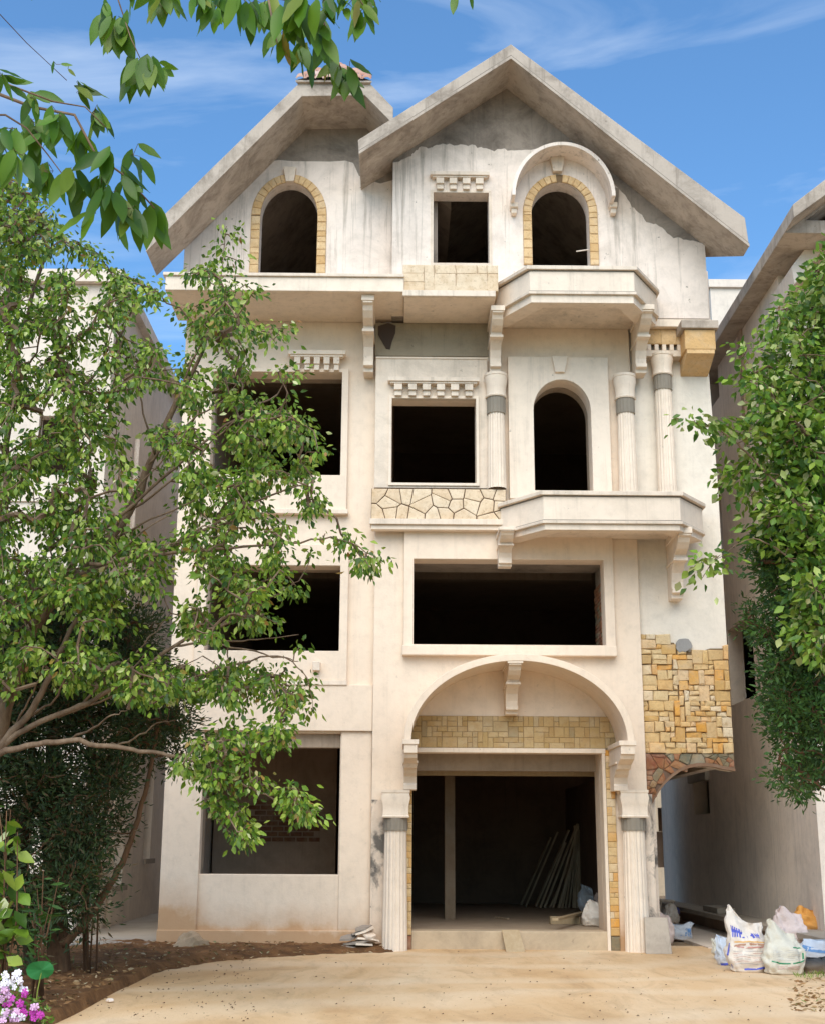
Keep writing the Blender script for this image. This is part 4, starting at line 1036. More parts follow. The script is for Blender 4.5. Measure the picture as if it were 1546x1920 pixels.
class Sack:
    def __init__(s, base, w, d, h, seed, peak=.0, peakx=0.0, tilt=0, yaw=0, neck=.75, lie=False, bulge=.12):
        s.base = Vector(base); s.w, s.d, s.h = w, d, h; s.seed = seed; s.peak = peak; s.px = peakx; s.neck = neck; s.bulge = bulge
        s.Rm = Matrix.Rotation(yaw, 3, 'Z') @ (Matrix.Rotation(R(88), 3, 'X') if lie else Matrix.Rotation(tilt, 3, 'Y'))
    def at(s, u, v, off=0):
        a = 2*math.pi*u; ca, sa = math.cos(a), math.sin(a); e = .62
        sx_ = math.copysign(abs(ca)**e, ca); sy_ = math.copysign(abs(sa)**e, sa)
        rise = min(1, v/.10); r0 = math.sqrt(max(0, 1-(1-rise)**2))*.22+.78
        body = 1+s.bulge*math.sin(min(v/.75, 1)*math.pi)
        q = max(0, (v-.68)/.32)
        wx = s.w/2*(r0*body*(1-q)+s.neck*q); dy = s.d/2*(r0*body*(1-q**.8)+.06*q)
        z = s.h*v
        x = wx*sx_
        pk = s.peak*max(0, 1-abs(x/(s.w/2)-s.px)*1.15)*q
        z += pk; x += s.px*s.w*.10*q
        n_ = noise.noise(Vector((x*7+s.seed, dy*sy_*7, z*7)))*.045 + noise.noise(Vector((x*17+z*6+s.seed, sa*3, z*17)))*.020
        n_ -= .045*abs(noise.noise(Vector((x*8+s.seed*2, sa*2, z*8-x*4))))*(z > .03)
        fold = .022*math.sin(a*7+s.seed+z*9)*(q+.25)
        P = Vector((x+(n_+off)*ca, dy*sy_+(n_+fold+off)*sa, z+n_*.4*(v > .02)))
        if v <= 0: P.z = 0
        return s.base + s.Rm @ P
    def build(s, name, mat, label, group=None, nu=56, nv=30):
        mm = M(); vs = [s.at(i/nu, j/nv) for j in range(nv+1) for i in range(nu)]
        fs = [(j*nu+i, j*nu+(i+1) % nu, (j+1)*nu+(i+1) % nu, (j+1)*nu+i) for j in range(nv) for i in range(nu)]
        fs.append(tuple(range(nu-1, -1, -1))); mm.add(vs, fs)
        s.o = mm.build(name, mat, smooth=True, origin=s.base); return tag(s.o, label, 'sack', group)
    def patch(s, fx0, fx1, v0, v1, mat, name='printed_mark', slope=0, curve=0, n=12):   # front band; fx in -1..1 across the front
        mm = M(); vs = []
        for j in range(3):
            for i in range(n+1):
                fx = fx0+(fx1-fx0)*i/n; v = v0+(v1-v0)*j/2+slope*(fx-fx0)+curve*((i/n-.5)**2*4)
                u = .75+fx*.2; vs.append(s.at(u, min(.999, v), .004))
        mm.add(vs, [(j*(n+1)+i, j*(n+1)+i+1, (j+1)*(n+1)+i+1, (j+1)*(n+1)+i) for j in range(2) for i in range(n)])
        return mm.build(name, mat, s.o)
def gxy(px, py): x, y = G(px, py); return (x, y, 0)
gp = 'sacks dumped at the right edge of the driveway'
a = gxy(1408, 1825); s1_ = Sack((a[0], a[1]+.16, 0), .50, .32, .62, 3, peak=.25, peakx=-.75, neck=.9, yaw=-.1)
s1_.build('sack', m_sackw, 'tall white sack with blue band and drooping pointed corner, nearest left of the pile', gp)
s1_.patch(-.62, .5, .745, .775, p_blue); 
random.seed(2)
for k in range(11): s1_.patch(-.6+k*.1, -.6+k*.1+.06, .70, .80, p_blue, n=2)
s1_.patch(-.5, .75, .56, .60, p_brown, curve=-.03); s1_.patch(-.35, .55, .50, .53, p_red, curve=.03); s1_.patch(-.5, .7, .62, .65, p_tan, slope=-.01)
for k in range(7): s1_.patch(-.55, random.uniform(.4, .72), .44-k*.042, .447-k*.042, p_red if k % 2 else p_grey)
s1_.patch(-.1, .9, .06, .10, p_blue, slope=.05); s1_.patch(-.95, -.82, .1, .6, p_blue)
a = gxy(1477, 1829); s2_ = Sack((a[0], a[1]+.15, 0), .50, .30, .50, 9, peak=.20, peakx=-.55, neck=.78, yaw=.08)
s2_.build('sack', m_sackg, 'squat grey-white sack with green hexagon print beside the tall white one', gp)
s2_.patch(-.6, -.0, .34, .37, p_green, slope=-.12); s2_.patch(.0, .65, .27, .30, p_green, slope=.12); s2_.patch(.55, .62, .4, .66, p_green); s2_.patch(.1, .6, .66, .69, p_green)
for k in range(6): s2_.patch(-.5, random.uniform(.3, .5), .60-k*.045, .606-k*.045, p_grey)
for k in range(3): s2_.patch(-.3, .35, .22-k*.035, .23-k*.035, p_red)
a = gxy(1500, 1800); s3_ = Sack((a[0]+.02, a[1]+.5, 0), .46, .34, .62, 14, peak=.12, peakx=-.4, neck=.9)
s3_.build('sack', m_sackp, 'dirty pinkish sack standing behind the green-printed sack', gp)
a = gxy(1518, 1790); s4_ = Sack((a[0]+.05, a[1]+.28, .28), .50, .34, .38, 22, peak=.02, peakx=.5, neck=1.0, tilt=.35)
s4_.build('sack', m_sacko, 'open orange sack slumped on top of the pile', gp)
a = gxy(1540, 1815); s5_ = Sack((a[0]+.1, a[1]+.25, 0), .62, .40, .36, 31, neck=.9)
s5_.build('sack', m_sackb, 'pale sack with broad dark blue stripe at the right edge of the photo', gp)
s5_.patch(-.95, .4, .62, .80, p_lb, slope=-.12); s5_.patch(-.9, .6, .2, .28, p_blue)
a = gxy(1530, 1826); s6_ = Sack((a[0], a[1]+.08, 0), .42, .24, .2, 41, neck=.7)
s6_.build('sack', m_sackd, 'flat black plastic bag squashed on the ground right of the green-printed sack', gp)
a = gxy(1375, 1812); s7_ = Sack((a[0], a[1]+.16, 0), .30, .28, .34, 52, neck=.5, peak=.1, peakx=-.4, tilt=-.25)
s7_.build('sack', m_sackb, 'crumpled small pale blue sack tucked left of the tall white sack', gp)
s7_.patch(-.8, .8, .10, .2, p_blue, slope=-.05)
a = gxy(1360, 1803); s8_ = Sack((a[0]+.04, a[1]+.2, 0), .22, .18, .28, 57, neck=.5, peak=.08, peakx=-.4, tilt=-.4)
s8_.build('sack', m_sackg, 'scrap of torn grey-green bag at the left end of the pile', gp)
gp = 'sacks heaped behind the right porch column'
a = gxy(1240, 1772); q1 = Sack((a[0], a[1]+.16, 0), .40, .30, .48, 61, peak=.1, peakx=-.5, neck=.7, tilt=.12)
q1.build('sack', m_sackp, 'off-white sack with a dark pink stripe leaning behind the concrete slab', gp)
q1.patch(-.72, -.45, .05, .9, p_pink); q1.patch(-.38, -.33, .05, .9, p_pink)
a = gxy(1273, 1764); q2_ = Sack((a[0], a[1]+.15, 0), .44, .30, .26, 66, neck=.95, peak=.1, peakx=.7, tilt=.2)
q2_.build('sack', m_sackb, 'flattened white sack with light blue squiggles lying right of the column', gp)
for k in range(6): q2_.patch(.0+k*.13, .08+k*.13, .35, .75, p_lb, slope=.8)
a = gxy(1262, 1742); q3_ = Sack((a[0], a[1]+.2, .1), .30, .25, .34, 71, neck=.6, peak=.05)
q3_.build('sack', m_sackw, 'small grimy white sack behind the heap in the passage mouth', gp)
a = gxy(1268, 1735); q4_ = Sack((a[0], a[1]+.1, .22), .2, .16, .14, 75, neck=.7)
q4_.build('plastic_bag', m_tarp, 'little bright blue plastic bag on the heap by the column', 'plastic bag' if False else gp)
q4_.o['category'] = 'bag'
gp = 'sacks piled inside the doorway'
def gf(px, py): x, y = G(px, py, zf[0]); return (x, y, zf[0]+.004)
a = gf(1118, 1738); Sack((a[0], a[1]+.15, a[2]), .44, .3, .34, 81, neck=.6, peak=.1, peakx=-.3).build('sack', m_sackw, 'crumpled white bag on the floor inside the door beside the right jamb', gp)
a = gf(1108, 1712); Sack((a[0], a[1]+.1, a[2]), .42, .3, .50, 85, neck=.4, peak=.1, peakx=-.5, tilt=-.15).build('sack', m_sackb, 'limp bluish bag leaning on the timber inside the doorway', gp)
a = gf(1130, 1718); Sack((a[0], a[1]+.1, a[2]), .3, .3, .42, 88, neck=.6).build('sack', m_sackp, 'pinkish bag squeezed against the right door jamb', gp)

# rubble -----------------------------------------------------------------
def rock(px, py, w, d, h, seed, label, mat, name='rock', cat='rock', dy=0):
    import bmesh
    bm = bmesh.new(); bmesh.ops.create_icosphere(bm, subdivisions=3, radius=1)
    for v in bm.verts:
        n_ = 1+.35*noise.noise(v.co*1.3+Vector((seed, 0, 0)))+.12*noise.noise(v.co*4+Vector((seed, 3, 0)))
        v.co = Vector((v.co.x*w/2, v.co.y*d/2, max(-.1, v.co.z)*h))*n_
    me = bpy.data.meshes.new(name); bm.to_mesh(me); bm.free(); me.materials.append(mat)
    x, y = G(px, py); o = link(name, me, None, (x, y+d/2+dy, .02)); return tag(o, label, cat) if label else o
m_rock = plaster('tan_rock', (.50, .36, .23), dirt=(.28, .18, .10), amt=.7, bs=.8)
rock(353, 1787, .52, .34, .27, 4, 'large tan lump of rubble lying against the left wall foot', m_rock)
rock(348, 1795, .24, .18, .08, 9, 'small flat pale stone in front of the large tan lump', m_rock)
for i, (px_, py_, s_, lb) in enumerate([(493, 1783, .10, 'pinkish stone on the earth under the middle of the wall'), (520, 1786, .07, 'small white stone right of the pinkish one below the wall'), (410, 1788, .12, 'reddish lump of earth right of the tan rubble'), (383, 1797, .05, 'tiny white chip on the dark earth near the driveway rim'), (244, 1824, .10, 'flat white pebble on the dark earth by the driveway rim'), (222, 1795, .07, 'pale chip on the dark earth left of the tan rubble'), (205, 1882, .06, 'white pebble at the lower left edge of the driveway'), (630, 1776, .16, 'red brick fragment at the wall foot left of the broken tiles')]):
    rock(px_, py_, s_*1.3, s_, s_*.45, 20+i, lb, m_red if 'red' in lb else m_rock if 'tan' in lb else m_worn, 'stone_chip', 'stone')
random.seed(3)
for i in range(9):
    x, y = G(675+random.uniform(-26, 22), 1777-i*1.5); y = min(y, YC-.18)
    z = .02+i*.035
    pts = [(random.uniform(.7, 1.2)*.20*math.cos(t_), random.uniform(.7, 1.1)*.11*math.sin(t_)) for t_ in [k*math.pi/3+random.uniform(-.2, .2) for k in range(6)]]
    n = 6; mm = M(); mm.add([(a, b_, 0) for a, b_ in pts]+[(a*.95, b_*.95, .03) for a, b_ in pts], [(i_, (i_+1) % n, n+(i_+1) % n, n+i_) for i_ in range(n)]+[tuple(range(n, 2*n)), tuple(range(n-1, -1, -1))])
    o = mm.build('stone_shard', m_trim if i % 2 else m_cement, origin=(0, 0, 0)); o.location = (x, y-.1+.02*i, z+.02); o.rotation_euler = (random.uniform(-.3, .3), random.uniform(-.35, .35), random.uniform(0, 3))
    tag(o, 'broken flat stone in the little heap left of the left porch column', 'stone', 'broken stones heaped at the wall foot')
# scattered debris
V, Q = [], []
for i in range(420):
    if random.random() < .6: px_, py_ = random.uniform(90, 480), random.uniform(1790, 1918)
    else: px_, py_ = random.uniform(400, 1546), random.uniform(1785, 1918)
    x, y = G(px_, py_); s_ = random.uniform(.006, .02); k = len(V); an = random.uniform(0, 3); c_, sn = math.cos(an)*s_, math.sin(an)*s_
    z = .012 + (0 if px_ > 400 else .05*(random.random()))
    V += [(x+c_, y+sn, z), (x-sn*.6, y+c_*.6, z+.003), (x-c_, y-sn, z), (x+sn*.6, y-c_*.6, z+.012)]; Q.append((k, k+1, k+2, k+3))
m_deb = printmat('dark_litter', (.12, .07, .035))
o = mesh_np('gravel', V, Q, m_deb); o['kind'] = 'stuff'

# ================================================================== PLANTS
LT_V = np.array([(0, 0, 0), (0, .5, -.05), (0, 1.0, .05), (-.23, .38, .06), (.23, .38, .06), (-.17, .68, .05), (.17, .68, .05)])
LT_Q = np.array([(0, 4, 1, 3), (1, 4, 6, 2), (1, 2, 5, 3)])
def frames(dirs, n_up=None, spread=1.0):
    d = dirs/np.linalg.norm(dirs, axis=1, keepdims=True); r = np.random.normal(size=d.shape)*spread + np.array((0, -1.0, .5))
    x = np.cross(d, r); x /= np.linalg.norm(x, axis=1, keepdims=True)+1e-9; z = np.cross(x, d)
    return np.stack([x, d, z], axis=2)          # columns
def leaves(P, dirs, size, wid=1.0, spread=1.0, tmpl=LT_V, q=LT_Q):
    Fm = frames(dirs, spread=spread); T = tmpl.copy(); T = T*np.array((wid, 1, wid)); N_ = len(P)
    TT = np.repeat(T[None], N_, 0); TT[:, :, 0] *= np.random.uniform(.65, 1.3, (N_, 1)); cu = np.random.uniform(-.35, .15, (N_, 1)); TT[:, :, 2] += cu*TT[:, :, 1]**2; TT[:, :, 2] += np.random.uniform(-.1, .4, (N_, 1))*np.abs(TT[:, :, 0])
    V = np.einsum('nij,nkj->nki', Fm, TT)*size[:, None, None] + P[:, None, :]
    n, k = len(P), len(T); Q = (np.arange(n)[:, None, None]*k + q[None]).reshape(-1, 4)
    return V.reshape(-1, 3), Q, Fm
def leaf_proto(mat, wid, name='leaf'):
    me = bpy.data.meshes.new(name); me.from_pydata([tuple(p*np.array((wid, 1, wid))) for p in LT_V], [], [tuple(q) for q in LT_Q]); me.materials.append(mat)
    me.polygons.foreach_set('use_smooth', [True]*3); return me
def leaf_objects(P, Fm, size, me, parent, name='leaf'):
    for p, f, s_ in zip(P, Fm, size):
        o = bpy.data.objects.new(name, me); COL.objects.link(o); o.parent = parent
        o.matrix_basis = Matrix.Translation(Vector(p)-WP[parent.name]) @ Matrix([list(r) for r in f]).to_4x4() @ Matrix.Scale(float(s_), 4)
def mst(roots, pts):
    """connect every point to the nearest already joined one; returns parents (index into roots+pts)"""
    A = np.array(roots); B = np.array(pts); n0, n = len(A), len(B); allp = np.vstack([A, B])
    dist = np.full(n, 1e9); par = np.zeros(n, int); hops = np.zeros(n0+n)
    for i in range(n0):
        d = np.linalg.norm(B-A[i], axis=1); m = d < dist; dist[m] = d[m]; par[m] = i
    done = np.zeros(n, bool); order = []
    cost = dist.copy()
    for _ in range(n):
        c = np.where(done, 1e9, dist); k = int(np.argmin(c)); done[k] = True; order.append(k)
        d = np.linalg.norm(B-B[k], axis=1)*1.05 + .02; m = (d < dist) & ~done; dist[m] = d[m]; par[m] = n0+k
    return allp, par, order
def tree(name, base, label, cat, limbs, clusters, per, lsize, crad, mleaf, mbark, wid=1.0, droop=.8, nobj=280, trunkname='trunk', leafname='leaf', twig_r=.004, spread=1.0, group=None, outdir=None):
    root = thing(name, base, label, cat, group)
    tr = M(); roots = []
    for pts, r0, r1 in limbs:
        pts = [Vector(p) for p in pts]; sm = []
        for i in range(len(pts)-1):
            for s_ in np.linspace(0, 1, 6)[:-1]:
                a = pts[max(i-1, 0)]; b_ = pts[i]; c_ = pts[i+1]; d = pts[min(i+2, len(pts)-1)]
                sm.append(.5*((2*b_)+(c_-a)*s_+(2*a-5*b_+4*c_-d)*s_**2+(3*b_-a-3*c_+d)*s_**3) + Vector(np.random.normal(size=3)*.008))
        sm.append(pts[-1]); k = len(sm)
        tr.tube(sm, [r0+(r1-r0)*i/(k-1) for i in range(k)], 7); roots += [tuple(p) for p in sm[k//5:]]
    to = tr.build(trunkname, mbark, root, smooth=True)
    C = np.array(clusters)
    allp, par, order = mst(roots, C); n0 = len(roots)
    w = np.ones(len(allp))
    for k in reversed(order): w[par[k]] += w[n0+k]
    bt = M()
    for k in order:
        a = Vector(allp[par[k]]); b_ = Vector(allp[n0+k]); ra = min(.03, twig_r*math.sqrt(min(w[n0+k]+1, 30))); rb2 = min(.03, twig_r*math.sqrt(min(w[n0+k], 30)))
        l = (b_-a).length; mid = (a+b_)/2+Vector(np.random.normal(size=3))*l*.07+Vector((0, 0, l*.06)); bt.tube([a, mid, b_], [ra, (ra+rb2)/2, rb2*.9], 4)
    bt.build('branches', mbark, to)['kind'] = 'stuff'
    # leaves
    N = len(C)*per; idx = np.repeat(np.arange(len(C)), per)
    off = np.random.normal(size=(N, 3))*crad*np.array((1, 1, .75)); P = C[idx]+off
    back = allp[par][idx]; dd = (C[idx]-back); dd /= np.linalg.norm(dd, axis=1, keepdims=True)+1e-6
    dirs = dd*.55 + off/crad*.35 + np.array((0, 0, -droop)) + np.random.normal(size=(N, 3))*.35
    if outdir is not None: dirs += np.array(outdir)
    size = lsize*np.random.uniform(.6, 1.25, N)
    D = P[:, 1]
    near = np.argsort(D-size*6)[:nobj] if nobj else np.array([], int)
    mask = np.ones(N, bool); mask[near] = False
    V, Q, _ = leaves(P[mask], dirs[mask], size[mask], wid, spread)
    mesh_np('crown', V, Q, mleaf, root, loc=C.mean(axis=0))['kind'] = 'stuff'
    if nobj:
        Fm = frames(dirs[near], spread=spread); leaf_objects(P[near], Fm, size[near], leaf_proto(mleaf, wid), root)
    return root
def sample(polyg, n, d0, d1, dens=None, depth=None):
    xs_ = [p[0] for p in polyg]; ys_ = [p[1] for p in polyg]; out = []; tries = 0
    while len(out) < n and tries < n*60:
        tries += 1
        x, y = random.uniform(min(xs_), max(xs_)), random.uniform(min(ys_), max(ys_))
        if not inpoly(x, y, polyg): continue
        g = noise.noise(Vector((x/55, y/55, d0)))*.6+noise.noise(Vector((x/22, y/22, d1)))*.4
        if g < (dens(x, y) if dens else -.12): continue
        D = random.uniform(d0, d1)
        out.append(tuple(W(x, y, D)))
    return out
random.seed(77)
# ---- the big fresh green tree on the left
crown = [(-60, 300), (20, 330), (70, 350), (110, 430), (160, 460), (200, 470), (245, 520), (300, 545), (345, 515), (395, 490), (410, 520), (450, 520), (500, 545), (548, 515), (552, 545), (535, 600), (555, 625), (500, 650), (545, 690), (592, 705), (590, 740), (555, 760), (600, 840), (598, 880), (610, 950), (590, 990), (640, 1000), (690, 1015), (718, 1060), (690, 1078), (640, 1045), (600, 1040), (560, 1090), (545, 1120), (515, 1155), (470, 1190), (500, 1225), (560, 1260), (585, 1335), (540, 1345), (480, 1290), (450, 1330), (400, 1300), (340, 1300), (300, 1330), (200, 1300), (100, 1280), (-60, 1330)]
spray = [(365, 1400), (420, 1350), (455, 1370), (500, 1360), (540, 1350), (545, 1380), (500, 1410), (470, 1430), (500, 1460), (560, 1480), (590, 1530), (560, 1540), (520, 1500), (470, 1490), (430, 1480), (470, 1560), (480, 1580), (440, 1575), (400, 1520), (390, 1470), (330, 1440)]
def dl(x, y):
    d = -.06
    if x < 250: d = -.14
    if y > 1130: d = -.04
    if x > 480: d = .0
    if 240 < x < 345 and 560 < y < 1000: d = .10
    if y < 470: d = -.5
    return d
cl_ = sample(crown, 2100, 12.6, 15.6, dl)
cl_ += sample(spray, 120, 12.6, 13.8, lambda x, y: -.3)
spire = [(420, 425), (411, 460), (424, 480), (436, 445), (418, 500), (440, 488), (422, 520), (440, 436)]
cl_ += [tuple(W(x+random.uniform(-6, 6), y, 14.2)) for x, y in spire for _ in (0,)]
tw = [(600, 848), (585, 1330), (610, 1000), (660, 1012), (680, 1060), (700, 1045), (715, 1055), (632, 1020), (545, 745), (560, 1215), (520, 1170), (575, 1270)]
cl_ += [tuple(W(x, y, 13.4)) for x, y in tw]
def LW(pts, D): return [W(x, y, d) for (x, y), d in zip(pts, D if isinstance(D, (list, tuple)) else [D]*len(pts))]
limbs = [
    (LW([(-110, 1960), (-70, 1700), (-30, 1480), (10, 1330), (60, 1180), (150, 1075), (240, 960), (285, 860), (330, 760), (380, 660)], 14.2), .12, .02),
    (LW([(-40, 1480), (0, 1402), (60, 1330), (100, 1255), (130, 1180), (170, 1120)], 13.6), .05, .018),
    (LW([(0, 1402), (60, 1360), (150, 1325), (220, 1285), (330, 1210), (410, 1175), (500, 1150)], 13.6), .035, .012),
    (LW([(-60, 1440), (0, 1412), (60, 1396), (130, 1390), (220, 1400), (290, 1412), (360, 1425), (430, 1460), (500, 1490), (560, 1530)], 13.2), .038, .006),
    (LW([(-30, 1480), (-10, 1200), (8, 950), (15, 800), (30, 690), (60, 560), (90, 470)], 14.8), .055, .02),
    (LW([(60, 1180), (100, 1100), (180, 1010), (300, 900), (420, 800), (520, 740)], 13.8), .03, .01),
    (LW([(150, 1075), (250, 1050), (370, 1000), (480, 940), (590, 900)], 13.6), .026, .008),
    (LW([(170, 1060), (290, 1040), (400, 1030), (540, 1020), (640, 1010), (710, 1050)], 13.4), .024, .004),
    (LW([(240, 960), (300, 820), (350, 700), (400, 600), (415, 520), (424, 425)], 14.2), .022, .003),
    (LW([(8, 950), (100, 800), (180, 700), (240, 600), (260, 540)], 14.9), .028, .008),
    (LW([(220, 1285), (330, 1280), (430, 1250), (520, 1230), (575, 1270), (586, 1330)], 13.3), .016, .003),
    (LW([(390, 1440), (385, 1500), (430, 1560), (470, 1575)], 13.2), .008, .003),
]
rb2_ = random.Random(44)
for (sx_, sy_), (ex_, ey_) in [((150, 1075), (330, 960)), ((150, 1075), (430, 1000)), ((160, 1065), (500, 960)), ((190, 1030), (420, 900)), ((220, 985), (330, 820)), ((100, 1130), (60, 900)), ((90, 1150), (20, 1010)), ((170, 1060), (150, 850)), ((110, 1345), (380, 1230)), ((150, 1325), (320, 1150)), ((240, 960), (480, 760)), ((280, 870), (470, 690)), ((10, 940), (130, 690)), ((30, 690), (110, 600)), ((330, 1210), (560, 1190)), ((120, 1390), (240, 1330)), ((200, 1398), (330, 1350)), ((0, 1402), (90, 1220)), ((290, 850), (240, 640)), ((400, 1178), (560, 1090)), ((360, 1190), (560, 1240)), ((8, 950), (70, 840)), ((60, 1180), (-20, 1080)), ((60, 1340), (170, 1240))]:
    mx1, my1 = sx_+(ex_-sx_)*.35+rb2_.uniform(-12, 12), sy_+(ey_-sy_)*.35+rb2_.uniform(-4, 16); mx2, my2 = sx_+(ex_-sx_)*.7+rb2_.uniform(-12, 12), sy_+(ey_-sy_)*.7+rb2_.uniform(-12, 12)
    d_ = rb2_.uniform(13.1, 13.9); limbs.append((LW([(sx_, sy_), (mx1, my1), (mx2, my2), (ex_, ey_)], [13.9, (13.9+d_)/2, d_, d_]), .015, .004))
tree('leafy_tree', (W(-110, 1960, 14.2).x, 14.2-DIST, 0), 'fresh green small-leaved tree spreading its pale branches across the left half', 'tree', limbs, cl_, 16, .084, .070, m_leaf, m_bark, nobj=290, wid=1.12, twig_r=.0055, droop=.9)
# ---- dark conifer behind it
random.seed(5)
con = [(-60, 1120), (60, 1080), (150, 1090), (230, 1110), (300, 1180), (330, 1250), (345, 1330), (340, 1420), (325, 1470), (290, 1500), (272, 1440), (250, 1400), (225, 1480), (205, 1500), (180, 1440), (150, 1520), (175, 1620), (150, 1700), (120, 1620), (60, 1560), (40, 1640), (0, 1700), (-60, 1750)]
con2 = [(-60, 1400), (60, 1420), (150, 1400), (235, 1420), (225, 1560), (190, 1600), (200, 1700), (150, 1760), (130, 1700), (95, 1770), (60, 1720), (20, 1800), (-60, 1820)]
cc = sample(con2, 280, 15.4, 17.0, lambda x, y: -.10)
cc += sample(con, 1250, 15.8, 18.2, lambda x, y: -.12 if y < 1350 else .0)
limbs = [
    (LW([(112, 1850), (106, 1700), (100, 1560), (98, 1400), (110, 1250), (130, 1080)], 16.6), .15, .04),
    (LW([(60, 1860), (50, 1700), (45, 1560), (60, 1400), (30, 1200)], 16.9), .09, .03),
    (LW([(118, 1772), (160, 1730), (205, 1660), (240, 1590), (262, 1520), (282, 1440), (300, 1330)], 16.2), .055, .02),
    (LW([(160, 1840), (163, 1700), (165, 1560), (175, 1420), (200, 1250)], 16.8), .035, .02),
    (LW([(106, 1660), (140, 1615), (180, 1570), (200, 1520)], 16.4), .02, .008),
]
tree('conifer', (W(112, 1850, 16.6).x, 16.6-DIST, 0), 'dark shaggy conifer with red-brown trunks behind the leafy tree', 'tree', limbs, cc, 52, .088, .14, m_cond, m_barkd, wid=.55, droop=-.1, nobj=0, twig_r=.006)
# ---- right: climbing bush over conifer
random.seed(15)
bush = [(1600, 440), (1540, 490), (1500, 540), (1455, 575), (1440, 600), (1452, 640), (1400, 645), (1378, 665), (1392, 690), (1385, 730), (1400, 770), (1385, 800), (1360, 810), (1372, 840), (1400, 850), (1360, 880), (1352, 905), (1390, 900), (1365, 950), (1375, 1000), (1400, 960), (1420, 1010), (1460, 1020), (1490, 1060), (1500, 1110), (1540, 1180), (1600, 1200)]
cb_ = sample(bush, 760, 14.6, 16.8, lambda x, y: -.35 if x > 1440 else -.08)
cb_ += [tuple(W(x, y, 14.8)) for x, y in [(1300, 792), (1312, 796), (1325, 800), (1345, 806), (1338, 800), (1290, 793), (1320, 1050), (1332, 1058), (1344, 1045), (1315, 1085), (1350, 1040)]]
cb_ += sample([(1500, 1080), (1546, 1070), (1546, 1240), (1520, 1230), (1495, 1170)], 60, 14.4, 15.4, lambda x, y: -.4)
limbs = [
    (LW([(1640, 1960), (1620, 1500), (1590, 1200), (1560, 1000), (1530, 850), (1500, 720), (1490, 600)], 15.8), .12, .02),
    (LW([(1560, 1000), (1500, 950), (1450, 900), (1400, 850), (1350, 805), (1292, 792)], 15.0), .03, .003),
    (LW([(1590, 1200), (1530, 1100), (1470, 1040), (1410, 1010), (1340, 1050)], 15.0), .02, .003),
    (LW([(1530, 850), (1480, 780), (1430, 720), (1395, 670)], 15.2), .02, .006),
]
tree('climbing_bush', (W(1640, 1960, 15.8).x, 15.8-DIST, 0), 'bright broad-leaved bush overgrowing the conifer at the right edge', 'bush', limbs, cb_, 15, .12, .115, m_leaf2, m_bark, wid=1.25, droop=.5, nobj=230)
rc_ = [(1600, 880), (1490, 920), (1430, 1010), (1412, 1055), (1446, 1100), (1442, 1120), (1462, 1170), (1436, 1175), (1402, 1130), (1406, 1160), (1390, 1172), (1410, 1196), (1456, 1215), (1436, 1260), (1438, 1300), (1446, 1350), (1460, 1385), (1480, 1430), (1500, 1470), (1470, 1465), (1452, 1430), (1456, 1470), (1500, 1495), (1520, 1480), (1600, 1460)]
cr_ = sample(rc_, 1000, 15.6, 18.0, lambda x, y: -.30 if x > 1430 and y < 1380 else -.08)
limbs = [
    (LW([(1660, 1960), (1640, 1600), (1620, 1350), (1590, 1100), (1570, 950)], 17.0), .14, .05),
    (LW([(1620, 1500), (1570, 1490), (1520, 1465), (1460, 1425)], 16.2), .022, .006),
    (LW([(1610, 1330), (1540, 1250), (1470, 1200), (1400, 1165)], 16.2), .03, .006),
    (LW([(1620, 1450), (1560, 1380), (1500, 1320), (1440, 1280)], 16.5), .03, .008),
]
tree('conifer', (W(1660, 1960, 17).x, 17-DIST, 0), 'dense green conifer drooping in front of the grey side wall at right', 'tree', limbs, cr_, 38, .085, .10, m_con, m_barkd, wid=.75, droop=-.05, nobj=0, twig_r=.005)

# ---- branches hanging from overhead
BL = []
def big_leaf_mesh(k):
    rnd = random.Random(k); n = 7; vs = []; fs = []
    cur = rnd.uniform(-.15, .25); fold = rnd.uniform(.08, .25); w = rnd.uniform(.16, .21)
    for i in range(n+1):
        s_ = i/n; ww = w*(math.sin(math.pi*min(1, s_*1.02)**.85)**.8 if 0 < s_ < 1 else 0)*(1-.15*s_)
        zc = cur*(s_-.5)**2; e = .012*math.sin(i*2.3+k)
        vs += [(-ww, s_, zc+fold*ww+e), (0, s_, zc), (ww, s_, zc+fold*ww-e)]
    for i in range(n): fs += [(3*i, 3*i+1, 3*i+4, 3*i+3), (3*i+1, 3*i+2, 3*i+5, 3*i+4)]
    me = bpy.data.meshes.new('leaf'); me.from_pydata(vs, [], fs); me.materials.append(m_big); me.polygons.foreach_set('use_smooth', [True]*len(fs)); return me
BLM = [big_leaf_mesh(k) for k in range(7)]
